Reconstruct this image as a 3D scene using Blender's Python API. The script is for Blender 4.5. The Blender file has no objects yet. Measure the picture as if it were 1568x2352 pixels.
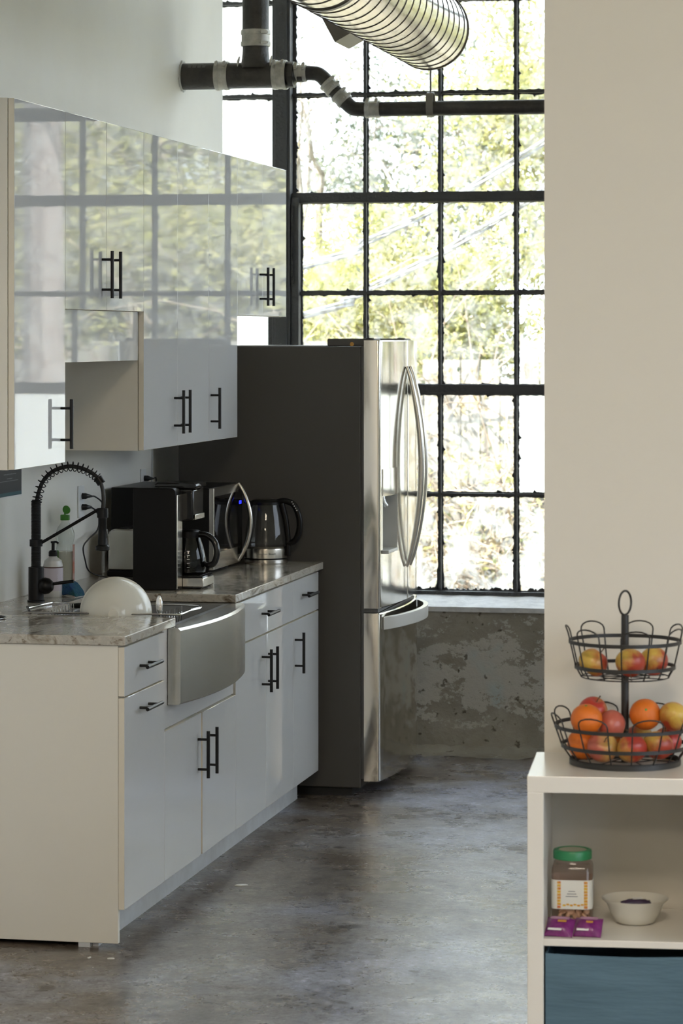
import bpy, math, random
from mathutils import Vector, Matrix
PI = math.pi
R = math.radians
scene = bpy.context.scene
COL = scene.collection

# ------------------------------------------------------------------ camera
TH = math.atan(1322 / 6600)
cd = bpy.data.cameras.new('camera')
cd.sensor_fit = 'VERTICAL'
cd.sensor_width = 24.0
cd.sensor_height = 36.0
cd.lens = 6600 / 2352 * 36.0
cd.shift_y = -399 / 2352
cd.clip_start = 0.1
cd.clip_end = 300
cd.dof.use_dof = True
cd.dof.focus_distance = 9.6
cd.dof.aperture_fstop = 8.0
cam = bpy.data.objects.new('camera', cd)
cam.location = (2.8955, -8.0784, 1.78)
cam.rotation_euler = (PI / 2, 0, TH)
COL.objects.link(cam)
scene.camera = cam

# ------------------------------------------------------------------ sky, sun, lamps, exposure
SKY = 5.0
w = bpy.data.worlds.new('sky')
scene.world = w
w.use_nodes = True
bg = w.node_tree.nodes['Background']
bg.inputs['Color'].default_value = (0.78, 0.88, 1.0, 1)
bg.inputs['Strength'].default_value = SKY

sd = bpy.data.lights.new('sun', 'SUN')
sd.energy = 23.0
sd.angle = R(0.6)
sd.color = (1.0, 0.95, 0.86)
sun = bpy.data.objects.new('sun', sd)
sun.rotation_euler = Vector((0.62, 0.50, -0.72)).to_track_quat('-Z', 'Y').to_euler()
COL.objects.link(sun)


def area(name, loc, target, sx, sy, watts, color):
    ld = bpy.data.lights.new(name, 'AREA')
    ld.shape = 'RECTANGLE'
    ld.size = sx
    ld.size_y = sy
    ld.energy = watts
    ld.color = color
    o = bpy.data.objects.new(name, ld)
    o.location = loc
    o.rotation_euler = (Vector(target) - Vector(loc)).to_track_quat('-Z', 'Y').to_euler()
    COL.objects.link(o)
    return o


# warm ceiling lamps of the room behind the camera
area('ceiling_lamp', (2.6, -6.2, 4.0), (2.6, -6.2, 0), 1.2, 1.2, 130, (1.0, 0.86, 0.68))
area('ceiling_lamp', (2.6, -10.2, 4.0), (2.6, -10.2, 0), 1.2, 1.2, 130, (1.0, 0.86, 0.68))

scene.view_settings.view_transform = 'Standard'
scene.view_settings.look = 'None'
scene.view_settings.gamma = 1.0
scene.view_settings.use_curve_mapping = False
scene.view_settings.exposure = 0.1
scene.cycles.max_bounces = 6
scene.cycles.diffuse_bounces = 4
scene.cycles.glossy_bounces = 4
scene.cycles.transmission_bounces = 4
scene.cycles.transparent_max_bounces = 10
scene.cycles.caustics_reflective = False
scene.cycles.caustics_refractive = False
scene.cycles.adaptive_threshold = 0.18
scene.cycles.adaptive_min_samples = 16
scene.cycles.use_light_tree = False


# ------------------------------------------------------------------ materials
def new_mat(name):
    m = bpy.data.materials.new(name)
    m.use_nodes = True
    nt = m.node_tree
    return m, nt, nt.nodes['Principled BSDF']


def rgb(c):
    return (c[0], c[1], c[2], 1.0)


def mat(name, base, rough=0.5, metal=0.0, spec=0.5, var=None, vscale=8.0, bump=0.0, bscale=60.0,
        stretch=(1, 1, 1), coat=0.0, emit=None, trans=0.0, ior=1.5):
    m, nt, b = new_mat(name)
    b.inputs['Base Color'].default_value = rgb(base)
    b.inputs['Roughness'].default_value = rough
    b.inputs['Metallic'].default_value = metal
    b.inputs['Specular IOR Level'].default_value = spec
    b.inputs['IOR'].default_value = ior
    b.inputs['Coat Weight'].default_value = coat
    b.inputs['Transmission Weight'].default_value = trans
    if emit:
        b.inputs['Emission Color'].default_value = rgb(emit[0])
        b.inputs['Emission Strength'].default_value = emit[1]
    L = nt.links.new
    if var or bump:
        geo = nt.nodes.new('ShaderNodeNewGeometry')
        mp = nt.nodes.new('ShaderNodeMapping')
        mp.inputs['Scale'].default_value = stretch
        L(geo.outputs['Position'], mp.inputs['Vector'])
        if var:
            n = nt.nodes.new('ShaderNodeTexNoise')
            n.inputs['Scale'].default_value = vscale
            n.inputs['Detail'].default_value = 4
            n.inputs['Roughness'].default_value = 0.65
            L(mp.outputs[0], n.inputs['Vector'])
            r = nt.nodes.new('ShaderNodeValToRGB')
            r.color_ramp.elements[0].position = 0.35
            r.color_ramp.elements[1].position = 0.65
            r.color_ramp.elements[0].color = rgb(base)
            r.color_ramp.elements[1].color = rgb(var)
            L(n.outputs['Fac'], r.inputs['Fac'])
            L(r.outputs['Color'], b.inputs['Base Color'])
        if bump:
            n2 = nt.nodes.new('ShaderNodeTexNoise')
            n2.inputs['Scale'].default_value = bscale
            n2.inputs['Detail'].default_value = 2
            L(mp.outputs[0], n2.inputs['Vector'])
            bp = nt.nodes.new('ShaderNodeBump')
            bp.inputs['Strength'].default_value = bump
            bp.inputs['Distance'].default_value = 0.01
            L(n2.outputs['Fac'], bp.inputs['Height'])
            L(bp.outputs['Normal'], b.inputs['Normal'])
    return m


def thin_glass(name, tint=(1, 1, 1), gloss=0.06, rough=0.0, dirt=0.0, dscale=14.0):
    """pane: see-through with a faint mirror and dusty specks"""
    m, nt, b = new_mat(name)
    L = nt.links.new
    nt.nodes.remove(b)
    out = nt.nodes['Material Output']
    tr = nt.nodes.new('ShaderNodeBsdfTransparent')
    tr.inputs['Color'].default_value = rgb(tint)
    gl = nt.nodes.new('ShaderNodeBsdfGlossy')
    gl.inputs['Roughness'].default_value = rough
    fr = nt.nodes.new('ShaderNodeFresnel')
    gb = nt.nodes.new('ShaderNodeNewGeometry')
    ir = nt.nodes.new('ShaderNodeMapRange')
    ir.inputs['To Min'].default_value = 1.45
    ir.inputs['To Max'].default_value = 1 / 1.45
    L(gb.outputs['Backfacing'], ir.inputs['Value'])
    L(ir.outputs[0], fr.inputs['IOR'])
    mx = nt.nodes.new('ShaderNodeMixShader')
    L(fr.outputs[0], mx.inputs[0])
    L(tr.outputs[0], mx.inputs[1])
    L(gl.outputs[0], mx.inputs[2])
    last = mx
    if dirt:
        df = nt.nodes.new('ShaderNodeBsdfTranslucent')
        df.inputs['Color'].default_value = (0.9, 0.9, 0.88, 1)
        geo = nt.nodes.new('ShaderNodeNewGeometry')
        n = nt.nodes.new('ShaderNodeTexNoise')
        n.inputs['Scale'].default_value = dscale
        n.inputs['Detail'].default_value = 4
        n.inputs['Roughness'].default_value = 0.75
        L(geo.outputs['Position'], n.inputs['Vector'])
        r = nt.nodes.new('ShaderNodeMapRange')
        r.inputs['From Min'].default_value = 0.42
        r.inputs['From Max'].default_value = 0.8
        r.inputs['To Min'].default_value = 0.0
        r.inputs['To Max'].default_value = dirt
        L(n.outputs['Fac'], r.inputs['Value'])
        mx2 = nt.nodes.new('ShaderNodeMixShader')
        L(r.outputs[0], mx2.inputs[0])
        L(mx.outputs[0], mx2.inputs[1])
        L(df.outputs[0], mx2.inputs[2])
        last = mx2
    L(last.outputs[0], out.inputs['Surface'])
    return m


def ramp_node(nt, stops):
    r = nt.nodes.new('ShaderNodeValToRGB')
    e = r.color_ramp.elements
    while len(e) > 1:
        e.remove(e[-1])
    e[0].position, e[0].color = stops[0][0], rgb(stops[0][1])
    for p_, c_ in stops[1:]:
        k = e.new(p_)
        k.color = rgb(c_)
    return r


def noise_node(nt, vec, scale, detail=6, rough=0.6, dist=0.0):
    n = nt.nodes.new('ShaderNodeTexNoise')
    n.inputs['Scale'].default_value = scale
    n.inputs['Detail'].default_value = detail
    n.inputs['Roughness'].default_value = rough
    n.inputs['Distortion'].default_value = dist
    nt.links.new(vec, n.inputs['Vector'])
    return n


def mix_col(nt, fac, a, b, mode='MIX'):
    m = nt.nodes.new('ShaderNodeMix')
    m.data_type = 'RGBA'
    m.blend_type = mode
    for sock, val in ((m.inputs[0], fac), (m.inputs[6], a), (m.inputs[7], b)):
        if hasattr(val, 'is_output'):
            nt.links.new(val, sock)
        elif isinstance(val, (int, float)):
            sock.default_value = val
        else:
            sock.default_value = rgb(val)
    return m.outputs[2]


def positions(nt, scale=(1, 1, 1)):
    geo = nt.nodes.new('ShaderNodeNewGeometry')
    mp = nt.nodes.new('ShaderNodeMapping')
    mp.inputs['Scale'].default_value = scale
    nt.links.new(geo.outputs['Position'], mp.inputs['Vector'])
    return mp.outputs[0]


def floor_mat():
    m, nt, b = new_mat('worn_concrete_floor')
    L = nt.links.new
    v = positions(nt)
    big = noise_node(nt, v, 1.1, 6, 0.62, 0.6)
    r1 = ramp_node(nt, [(0.32, (0.075, 0.056, 0.041)), (0.46, (0.14, 0.116, 0.096)), (0.54, (0.19, 0.180, 0.185)),
                        (0.62, (0.225, 0.228, 0.275)), (0.76, (0.33, 0.335, 0.40))])  # blue of the pale stops puts the sky's sheen into the concrete colour
    L(big.outputs['Fac'], r1.inputs['Fac'])
    fine = noise_node(nt, v, 16, 4, 0.7, 0.4)
    r2 = ramp_node(nt, [(0.32, (0.38, 0.34, 0.30)), (0.46, (1, 1, 1)), (0.56, (1.0, 1.0, 1.0)), (0.68, (1.6, 1.6, 1.62))])
    L(fine.outputs['Fac'], r2.inputs['Fac'])
    c = mix_col(nt, 1.0, r1.outputs['Color'], r2.outputs['Color'], 'MULTIPLY')
    speck = noise_node(nt, v, 55, 3, 0.75, 0.8)
    r5 = ramp_node(nt, [(0.34, (0.35, 0.31, 0.27)), (0.46, (1, 1, 1)), (0.56, (1, 1, 1)), (0.66, (1.7, 1.7, 1.7))])
    L(speck.outputs['Fac'], r5.inputs['Fac'])
    c = mix_col(nt, 1.0, c, r5.outputs['Color'], 'MULTIPLY')
    spots = noise_node(nt, v, 7.0, 3, 0.5, 0.2)
    r3 = ramp_node(nt, [(0.66, (0, 0, 0)), (0.69, (1, 1, 1))])
    L(spots.outputs['Fac'], r3.inputs['Fac'])
    c = mix_col(nt, r3.outputs['Color'], c, (0.045, 0.035, 0.028))
    L(c, b.inputs['Base Color'])
    rr = nt.nodes.new('ShaderNodeMapRange')
    rr.inputs['From Min'].default_value = 0.35
    rr.inputs['From Max'].default_value = 0.65
    rr.inputs['To Min'].default_value = 0.40
    rr.inputs['To Max'].default_value = 0.20
    mid = noise_node(nt, v, 3.0, 5, 0.7)
    L(mid.outputs['Fac'], rr.inputs['Value'])
    L(rr.outputs[0], b.inputs['Roughness'])
    b.inputs['Specular IOR Level'].default_value = 0.5
    hb = noise_node(nt, v, 22, 4, 0.7, 0.0)
    bp = nt.nodes.new('ShaderNodeBump')
    bp.inputs['Strength'].default_value = 0.20
    bp.inputs['Distance'].default_value = 0.008
    L(hb.outputs['Fac'], bp.inputs['Height'])
    L(bp.outputs['Normal'], b.inputs['Normal'])
    return m


def lowwall_mat():
    m, nt, b = new_mat('peeling_concrete')
    L = nt.links.new
    v = positions(nt)
    a = noise_node(nt, v, 3.0, 6, 0.68, 0.3)
    r1 = ramp_node(nt, [(0.32, (0.20, 0.178, 0.140)), (0.55, (0.295, 0.27, 0.225)), (0.70, (0.38, 0.355, 0.305))])
    L(a.outputs['Fac'], r1.inputs['Fac'])
    pz = positions(nt, (1, 1, 1.4))
    peel = noise_node(nt, pz, 10.0, 6, 0.76, 0.0)
    band = nt.nodes.new('ShaderNodeSeparateXYZ')
    L(v, band.inputs[0])
    mr = nt.nodes.new('ShaderNodeMapRange')          # the old paint survives in a band half-way up
    mr.inputs['From Min'].default_value = 0.0
    mr.inputs['From Max'].default_value = 0.34
    mr.inputs['To Min'].default_value = 0.20
    mr.inputs['To Max'].default_value = 0.0
    ab = nt.nodes.new('ShaderNodeMath')
    ab.operation = 'SUBTRACT'
    L(band.outputs['Z'], ab.inputs[0])
    ab.inputs[1].default_value = 0.33
    ab2 = nt.nodes.new('ShaderNodeMath')
    ab2.operation = 'ABSOLUTE'
    L(ab.outputs[0], ab2.inputs[0])
    L(ab2.outputs[0], mr.inputs['Value'])
    ad = nt.nodes.new('ShaderNodeMath')
    ad.operation = 'ADD'
    L(peel.outputs['Fac'], ad.inputs[0])
    L(mr.outputs[0], ad.inputs[1])
    r2 = ramp_node(nt, [(0.625, (0, 0, 0)), (0.65, (1, 1, 1))])
    L(ad.outputs[0], r2.inputs['Fac'])
    hue = noise_node(nt, v, 6.0, 3, 0.5)
    r3 = ramp_node(nt, [(0.60, (0.46, 0.44, 0.40)), (0.72, (0.41, 0.45, 0.44))])
    L(hue.outputs['Fac'], r3.inputs['Fac'])
    c = mix_col(nt, r2.outputs['Color'], r1.outputs['Color'], r3.outputs['Color'])
    pits = noise_node(nt, v, 26, 3, 0.5)
    r4 = ramp_node(nt, [(0.28, (0.3, 0.28, 0.25)), (0.34, (1, 1, 1))])
    L(pits.outputs['Fac'], r4.inputs['Fac'])
    c = mix_col(nt, 1.0, c, r4.outputs['Color'], 'MULTIPLY')
    L(c, b.inputs['Base Color'])
    b.inputs['Roughness'].default_value = 0.75
    bp = nt.nodes.new('ShaderNodeBump')
    bp.inputs['Strength'].default_value = 0.6
    bp.inputs['Distance'].default_value = 0.01
    L(ad.outputs[0], bp.inputs['Height'])
    L(bp.outputs['Normal'], b.inputs['Normal'])
    return m


def quartz_mat():
    m, nt, b = new_mat('veined_quartz')
    L = nt.links.new
    v = positions(nt, (1, 0.45, 1.4))
    a = noise_node(nt, v, 9, 5, 0.65, 1.6)
    r1 = ramp_node(nt, [(0.34, (0.16, 0.125, 0.09)), (0.42, (0.36, 0.32, 0.26)), (0.50, (0.50, 0.46, 0.40)),
                        (0.58, (0.42, 0.39, 0.34)), (0.68, (0.55, 0.52, 0.46))])
    L(a.outputs['Fac'], r1.inputs['Fac'])
    f = noise_node(nt, v, 34, 5, 0.6, 1.0)
    r2 = ramp_node(nt, [(0.34, (0.35, 0.28, 0.22)), (0.42, (1, 1, 1))])
    L(f.outputs['Fac'], r2.inputs['Fac'])
    c = mix_col(nt, 0.8, r1.outputs['Color'], r2.outputs['Color'], 'MULTIPLY')
    L(c, b.inputs['Base Color'])
    b.inputs['Roughness'].default_value = 0.13
    return m


def gloss_white():
    """lacquered door: mirror-like with a faint vertical ripple"""
    m, nt, b = new_mat('white_lacquer')
    L = nt.links.new
    b.inputs['Base Color'].default_value = (0.56, 0.56, 0.555, 1)
    b.inputs['Roughness'].default_value = 0.02
    b.inputs['IOR'].default_value = 1.65
    v = positions(nt, (1, 30, 8.0))
    n = noise_node(nt, v, 2.2, 2, 0.6)
    v2 = positions(nt, (1, 3, 3))
    n2 = noise_node(nt, v2, 1.0, 1, 0.3)
    ad = nt.nodes.new('ShaderNodeMath')
    ad.operation = 'MULTIPLY_ADD'
    L(n.outputs['Fac'], ad.inputs[0])
    ad.inputs[1].default_value = 0.20
    sc = nt.nodes.new('ShaderNodeMath')
    sc.operation = 'MULTIPLY'
    L(n2.outputs['Fac'], sc.inputs[0])
    sc.inputs[1].default_value = 0.30
    L(sc.outputs[0], ad.inputs[2])
    bp = nt.nodes.new('ShaderNodeBump')
    bp.inputs['Strength'].default_value = 0.0035
    bp.inputs['Distance'].default_value = 0.01
    L(ad.outputs[0], bp.inputs['Height'])
    L(bp.outputs['Normal'], b.inputs['Normal'])
    return m


def leaf_mat(name, c1, c2, tr=0.45):
    m, nt, b = new_mat(name)
    L = nt.links.new
    nt.nodes.remove(b)
    out = nt.nodes['Material Output']
    v = positions(nt)
    n = noise_node(nt, v, 2.3, 2, 0.6)
    r = ramp_node(nt, [(0.40, c1), (0.60, c2)])
    L(n.outputs['Fac'], r.inputs['Fac'])
    d = nt.nodes.new('ShaderNodeBsdfDiffuse')
    t = nt.nodes.new('ShaderNodeBsdfTranslucent')
    L(r.outputs['Color'], d.inputs['Color'])
    L(r.outputs['Color'], t.inputs['Color'])
    mx = nt.nodes.new('ShaderNodeMixShader')
    mx.inputs[0].default_value = tr
    L(d.outputs[0], mx.inputs[1])
    L(t.outputs[0], mx.inputs[2])
    L(mx.outputs[0], out.inputs['Surface'])
    return m


def apple_mat(name, cool, warm, ang=0.0):
    """yellow skin blushing red on one side, fine streaks"""
    m, nt, b = new_mat(name)
    L = nt.links.new
    tc = nt.nodes.new('ShaderNodeTexCoord')
    mp = nt.nodes.new('ShaderNodeMapping')
    mp.inputs['Rotation'].default_value = (0.5, 0.3, ang)
    L(tc.outputs['Object'], mp.inputs['Vector'])
    sx = nt.nodes.new('ShaderNodeSeparateXYZ')
    L(mp.outputs[0], sx.inputs[0])
    n = noise_node(nt, mp.outputs[0], 32, 6, 0.6, 0.5)
    ma = nt.nodes.new('ShaderNodeMath')
    ma.operation = 'MULTIPLY_ADD'
    L(sx.outputs['X'], ma.inputs[0])
    ma.inputs[1].default_value = 11.0
    L(n.outputs['Fac'], ma.inputs[2])
    r = ramp_node(nt, [(0.14, cool), (0.36, tuple((a + c) / 2 for a, c in zip(cool, warm))), (0.56, warm)])
    L(ma.outputs[0], r.inputs['Fac'])
    L(r.outputs['Color'], b.inputs['Base Color'])
    b.inputs['Roughness'].default_value = 0.35
    return m


M = {}
M['floor'] = floor_mat()
M['lowwall'] = lowwall_mat()
M['quartz'] = quartz_mat()
M['lacquer'] = gloss_white()
M['melamine'] = mat('white_melamine', (0.74, 0.70, 0.62), 0.22)
M['door_edge'] = mat('cream_edging', (0.72, 0.66, 0.55), 0.4)
M['wall'] = mat('white_wall_paint', (0.76, 0.75, 0.70), 0.65, var=(0.73, 0.715, 0.66), vscale=1.5)
M['cream'] = mat('cream_wall_paint', (0.68, 0.645, 0.57), 0.75)
M['ceiling'] = mat('white_ceiling_paint', (0.75, 0.74, 0.71), 0.8)
M['sill'] = mat('painted_concrete_sill', (0.66, 0.66, 0.66), 0.6, var=(0.50, 0.50, 0.51), vscale=14, bump=0.5, bscale=30)
M['steel_black'] = mat('black_painted_steel', (0.036, 0.038, 0.042), 0.45, bump=0.4, bscale=70)
M['putty'] = mat('black_putty', (0.014, 0.014, 0.014), 0.6, bump=0.8, bscale=120)
M['pane'] = thin_glass('window_glass', (0.97, 0.98, 0.97), dirt=0.30, dscale=9.0)
M['pane_dusty'] = thin_glass('dusty_window_glass', (0.96, 0.97, 0.96), dirt=0.75, dscale=6.0)
M['frosted'] = mat('frosted_glass', (0.95, 0.95, 0.93), 0.5)
nt = M['frosted'].node_tree
for n_ in list(nt.nodes):
    if n_.type == 'BSDF_PRINCIPLED':
        nt.nodes.remove(n_)
t_ = nt.nodes.new('ShaderNodeBsdfTranslucent')
t_.inputs['Color'].default_value = (0.95, 0.95, 0.93, 1)
nt.links.new(t_.outputs[0], nt.nodes['Material Output'].inputs['Surface'])
M['handle'] = mat('black_metal_handle', (0.007, 0.0065, 0.006), 0.38, spec=0.3)
M['toe'] = mat('grey_toe_kick', (0.55, 0.56, 0.57), 0.45, var=(0.48, 0.48, 0.48), vscale=10)
M['stainless'] = mat('brushed_stainless', (0.60, 0.575, 0.53), 0.22, 1.0)
M['sink_steel'] = mat('sink_stainless', (0.58, 0.57, 0.53), 0.26, 1.0)
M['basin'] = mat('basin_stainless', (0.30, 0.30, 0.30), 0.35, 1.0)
M['fridge_door'] = mat('polished_stainless', (0.66, 0.64, 0.59), 0.10, 1.0, bump=0.012, bscale=3, stretch=(1, 12, 1))
M['fridge_side'] = mat('charcoal_enamel', (0.082, 0.076, 0.069), 0.55, spec=0.3)
M['fridge_top'] = mat('lit_grey_enamel', (0.35, 0.36, 0.37), 0.3)  # paler than the sides: light falling on the fridge top put into colour
M['gasket'] = mat('grey_gasket', (0.10, 0.10, 0.10), 0.6)
M['dispenser'] = mat('dispenser_plastic', (0.52, 0.52, 0.50), 0.35, 0.1)
M['satin_silver'] = mat('satin_silver', (0.62, 0.61, 0.58), 0.28, 0.35)
M['chrome'] = mat('chrome', (0.75, 0.75, 0.75), 0.08, 1.0)
M['black_gloss'] = mat('black_glossy_plastic', (0.008, 0.008, 0.008), 0.12)
M['black_satin'] = mat('black_satin_plastic', (0.0055, 0.005, 0.0048), 0.36, spec=0.22)
M['black_glass'] = mat('black_glass', (0.006, 0.006, 0.007), 0.03)
M['clear'] = thin_glass('clear_glass', (0.86, 0.87, 0.87))
M['smoke'] = thin_glass('smoked_glass', (0.55, 0.56, 0.56))
M['plastic_clear'] = thin_glass('clear_plastic', (0.88, 0.90, 0.88), rough=0.1)
M['jar_plastic'] = thin_glass('jar_plastic', (0.88, 0.80, 0.76), rough=0.1)
M['liquid'] = mat('clear_soap', (0.55, 0.53, 0.47), 0.15, trans=0.0)
M['lotion'] = mat('translucent_white_plastic', (0.52, 0.52, 0.50), 0.3)
M['label_lilac'] = mat('lilac_label', (0.46, 0.42, 0.47), 0.5)
M['label_dark'] = mat('dark_print', (0.10, 0.06, 0.05), 0.5)
M['print_white'] = mat('white_print', (0.75, 0.75, 0.74), 0.5)
M['green'] = mat('green_plastic', (0.06, 0.24, 0.03), 0.35)
M['orange_label'] = mat('orange_label', (0.50, 0.11, 0.03), 0.5, var=(0.45, 0.30, 0.26), vscale=40)
M['green_label'] = mat('green_label', (0.07, 0.20, 0.04), 0.5)
M['sponge'] = mat('blue_sponge', (0.010, 0.045, 0.14), 0.9, var=(0.02, 0.10, 0.12), vscale=30, bump=0.6, bscale=200)
M['porcelain'] = mat('white_porcelain', (0.68, 0.66, 0.59), 0.06)
M['outlet'] = mat('white_outlet_plastic', (0.72, 0.73, 0.72), 0.35)
M['rubber'] = mat('black_rubber', (0.010, 0.010, 0.010), 0.5)
M['grey_cord'] = mat('grey_cord', (0.45, 0.46, 0.46), 0.5)
M['poster'] = mat('black_poster', (0.012, 0.012, 0.013), 0.45)
M['teal'] = mat('teal_print', (0.025, 0.085, 0.10), 0.5)
M['grey_print'] = mat('grey_print', (0.16, 0.16, 0.17), 0.5)
M['white_paper'] = mat('white_paper', (0.70, 0.70, 0.68), 0.6)
M['iron'] = mat('cast_iron', (0.022, 0.020, 0.018), 0.42, var=(0.048, 0.042, 0.036), vscale=14, bump=0.25, bscale=60)
M['clamp'] = mat('clamp_steel', (0.52, 0.51, 0.47), 0.42, 0.35, var=(0.38, 0.37, 0.33), vscale=22)
M['faded'] = mat('faded_grey_print', (0.10, 0.098, 0.09), 0.6)
M['old_paint'] = mat('chipped_white_paint', (0.55, 0.55, 0.52), 0.7)
M['galv'] = mat('galvanised_steel', (0.86, 0.82, 0.72), 0.16, 1.0, var=(0.74, 0.71, 0.63), vscale=7, bump=0.05, bscale=12, stretch=(1, 6, 1))
M['galv_dull'] = mat('dull_sheet_metal', (0.19, 0.175, 0.15), 0.45, 0.3)
M['seam'] = mat('dark_duct_seam', (0.10, 0.09, 0.075), 0.4, 0.6)
M['shelf'] = mat('white_shelf_laminate', (0.75, 0.72, 0.66), 0.22)
M['fabric_blue'] = mat('blue_fabric', (0.095, 0.165, 0.215), 0.85, var=(0.085, 0.150, 0.195), vscale=5, bump=0.25, bscale=14, stretch=(1, 1, 6))
M['wire'] = mat('black_wire', (0.016, 0.015, 0.014), 0.42)
M['orange'] = mat('orange_peel', (0.68, 0.16, 0.012), 0.42, bump=0.25, bscale=350)
M['apple_a'] = apple_mat('apple_skin', (0.58, 0.38, 0.07), (0.38, 0.05, 0.025), 0.4)
M['apple_b'] = apple_mat('apple_skin_red', (0.55, 0.30, 0.07), (0.42, 0.04, 0.025), 2.4)
M['apple_c'] = apple_mat('apple_skin_pink', (0.54, 0.34, 0.09), (0.48, 0.12, 0.08), 4.0)
M['stem'] = mat('brown_stem', (0.10, 0.06, 0.03), 0.8)
M['jar_lid'] = mat('green_jar_lid', (0.03, 0.23, 0.09), 0.35)
M['jar_label'] = mat('cream_label', (0.70, 0.69, 0.63), 0.5)
M['confetti'] = mat('fruit_print', (0.72, 0.52, 0.04), 0.5, var=(0.52, 0.10, 0.05), vscale=90)
M['dried'] = mat('dried_fruit', (0.62, 0.45, 0.32), 0.8, var=(0.42, 0.26, 0.16), vscale=40)
M['lid_center'] = mat('tan_lid_print', (0.42, 0.40, 0.30), 0.5)
M['purple'] = mat('purple_foil', (0.13, 0.008, 0.11), 0.28, var=(0.20, 0.03, 0.16), vscale=50)
M['pink_print'] = mat('pink_print', (0.33, 0.18, 0.25), 0.4)
M['gold_print'] = mat('gold_print', (0.50, 0.25, 0.04), 0.4)
M['dark_foil'] = mat('dark_foil', (0.05, 0.03, 0.07), 0.3)
M['ground'] = mat('dry_ground', (0.30, 0.26, 0.19), 0.95, var=(0.22, 0.23, 0.12), vscale=1.2)
M['board'] = mat('weathered_board', (0.30, 0.285, 0.26), 0.9, var=(0.13, 0.12, 0.105), vscale=4, stretch=(7, 7, 0.5))
M['bark'] = mat('grey_bark', (0.22, 0.19, 0.16), 0.9, var=(0.34, 0.31, 0.28), vscale=9, bump=0.5, bscale=20)
M['twig'] = mat('pale_twig', (0.42, 0.36, 0.29), 0.9, var=(0.24, 0.18, 0.14), vscale=6)
M['leaf_lime'] = leaf_mat('lime_leaves', (0.29, 0.30, 0.11), (0.41, 0.39, 0.19))
M['leaf_green'] = leaf_mat('green_leaves', (0.13, 0.155, 0.085), (0.25, 0.27, 0.14))
M['leaf_dark'] = leaf_mat('grey_green_leaves', (0.09, 0.11, 0.08), (0.19, 0.20, 0.14))
M['leaf_tan'] = leaf_mat('dry_leaves', (0.32, 0.26, 0.16), (0.42, 0.36, 0.22))
M['cable'] = mat('grey_cable', (0.24, 0.245, 0.26), 0.35, var=(0.10, 0.10, 0.11), vscale=30)
M['pier'] = mat('pale_bark', (0.20, 0.175, 0.17), 0.9, var=(0.14, 0.12, 0.115), vscale=3, stretch=(4, 4, 0.7), bump=0.6, bscale=14)
M['chip'] = mat('white_paint_chip', (0.75, 0.75, 0.72), 0.6)
M['digits'] = mat('blue_digits', (0.0, 0.0, 0.1), 0.4, emit=((0.02, 0.03, 1.0), 2.5))


# ------------------------------------------------------------------ mesh helpers
ORG = {}


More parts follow.
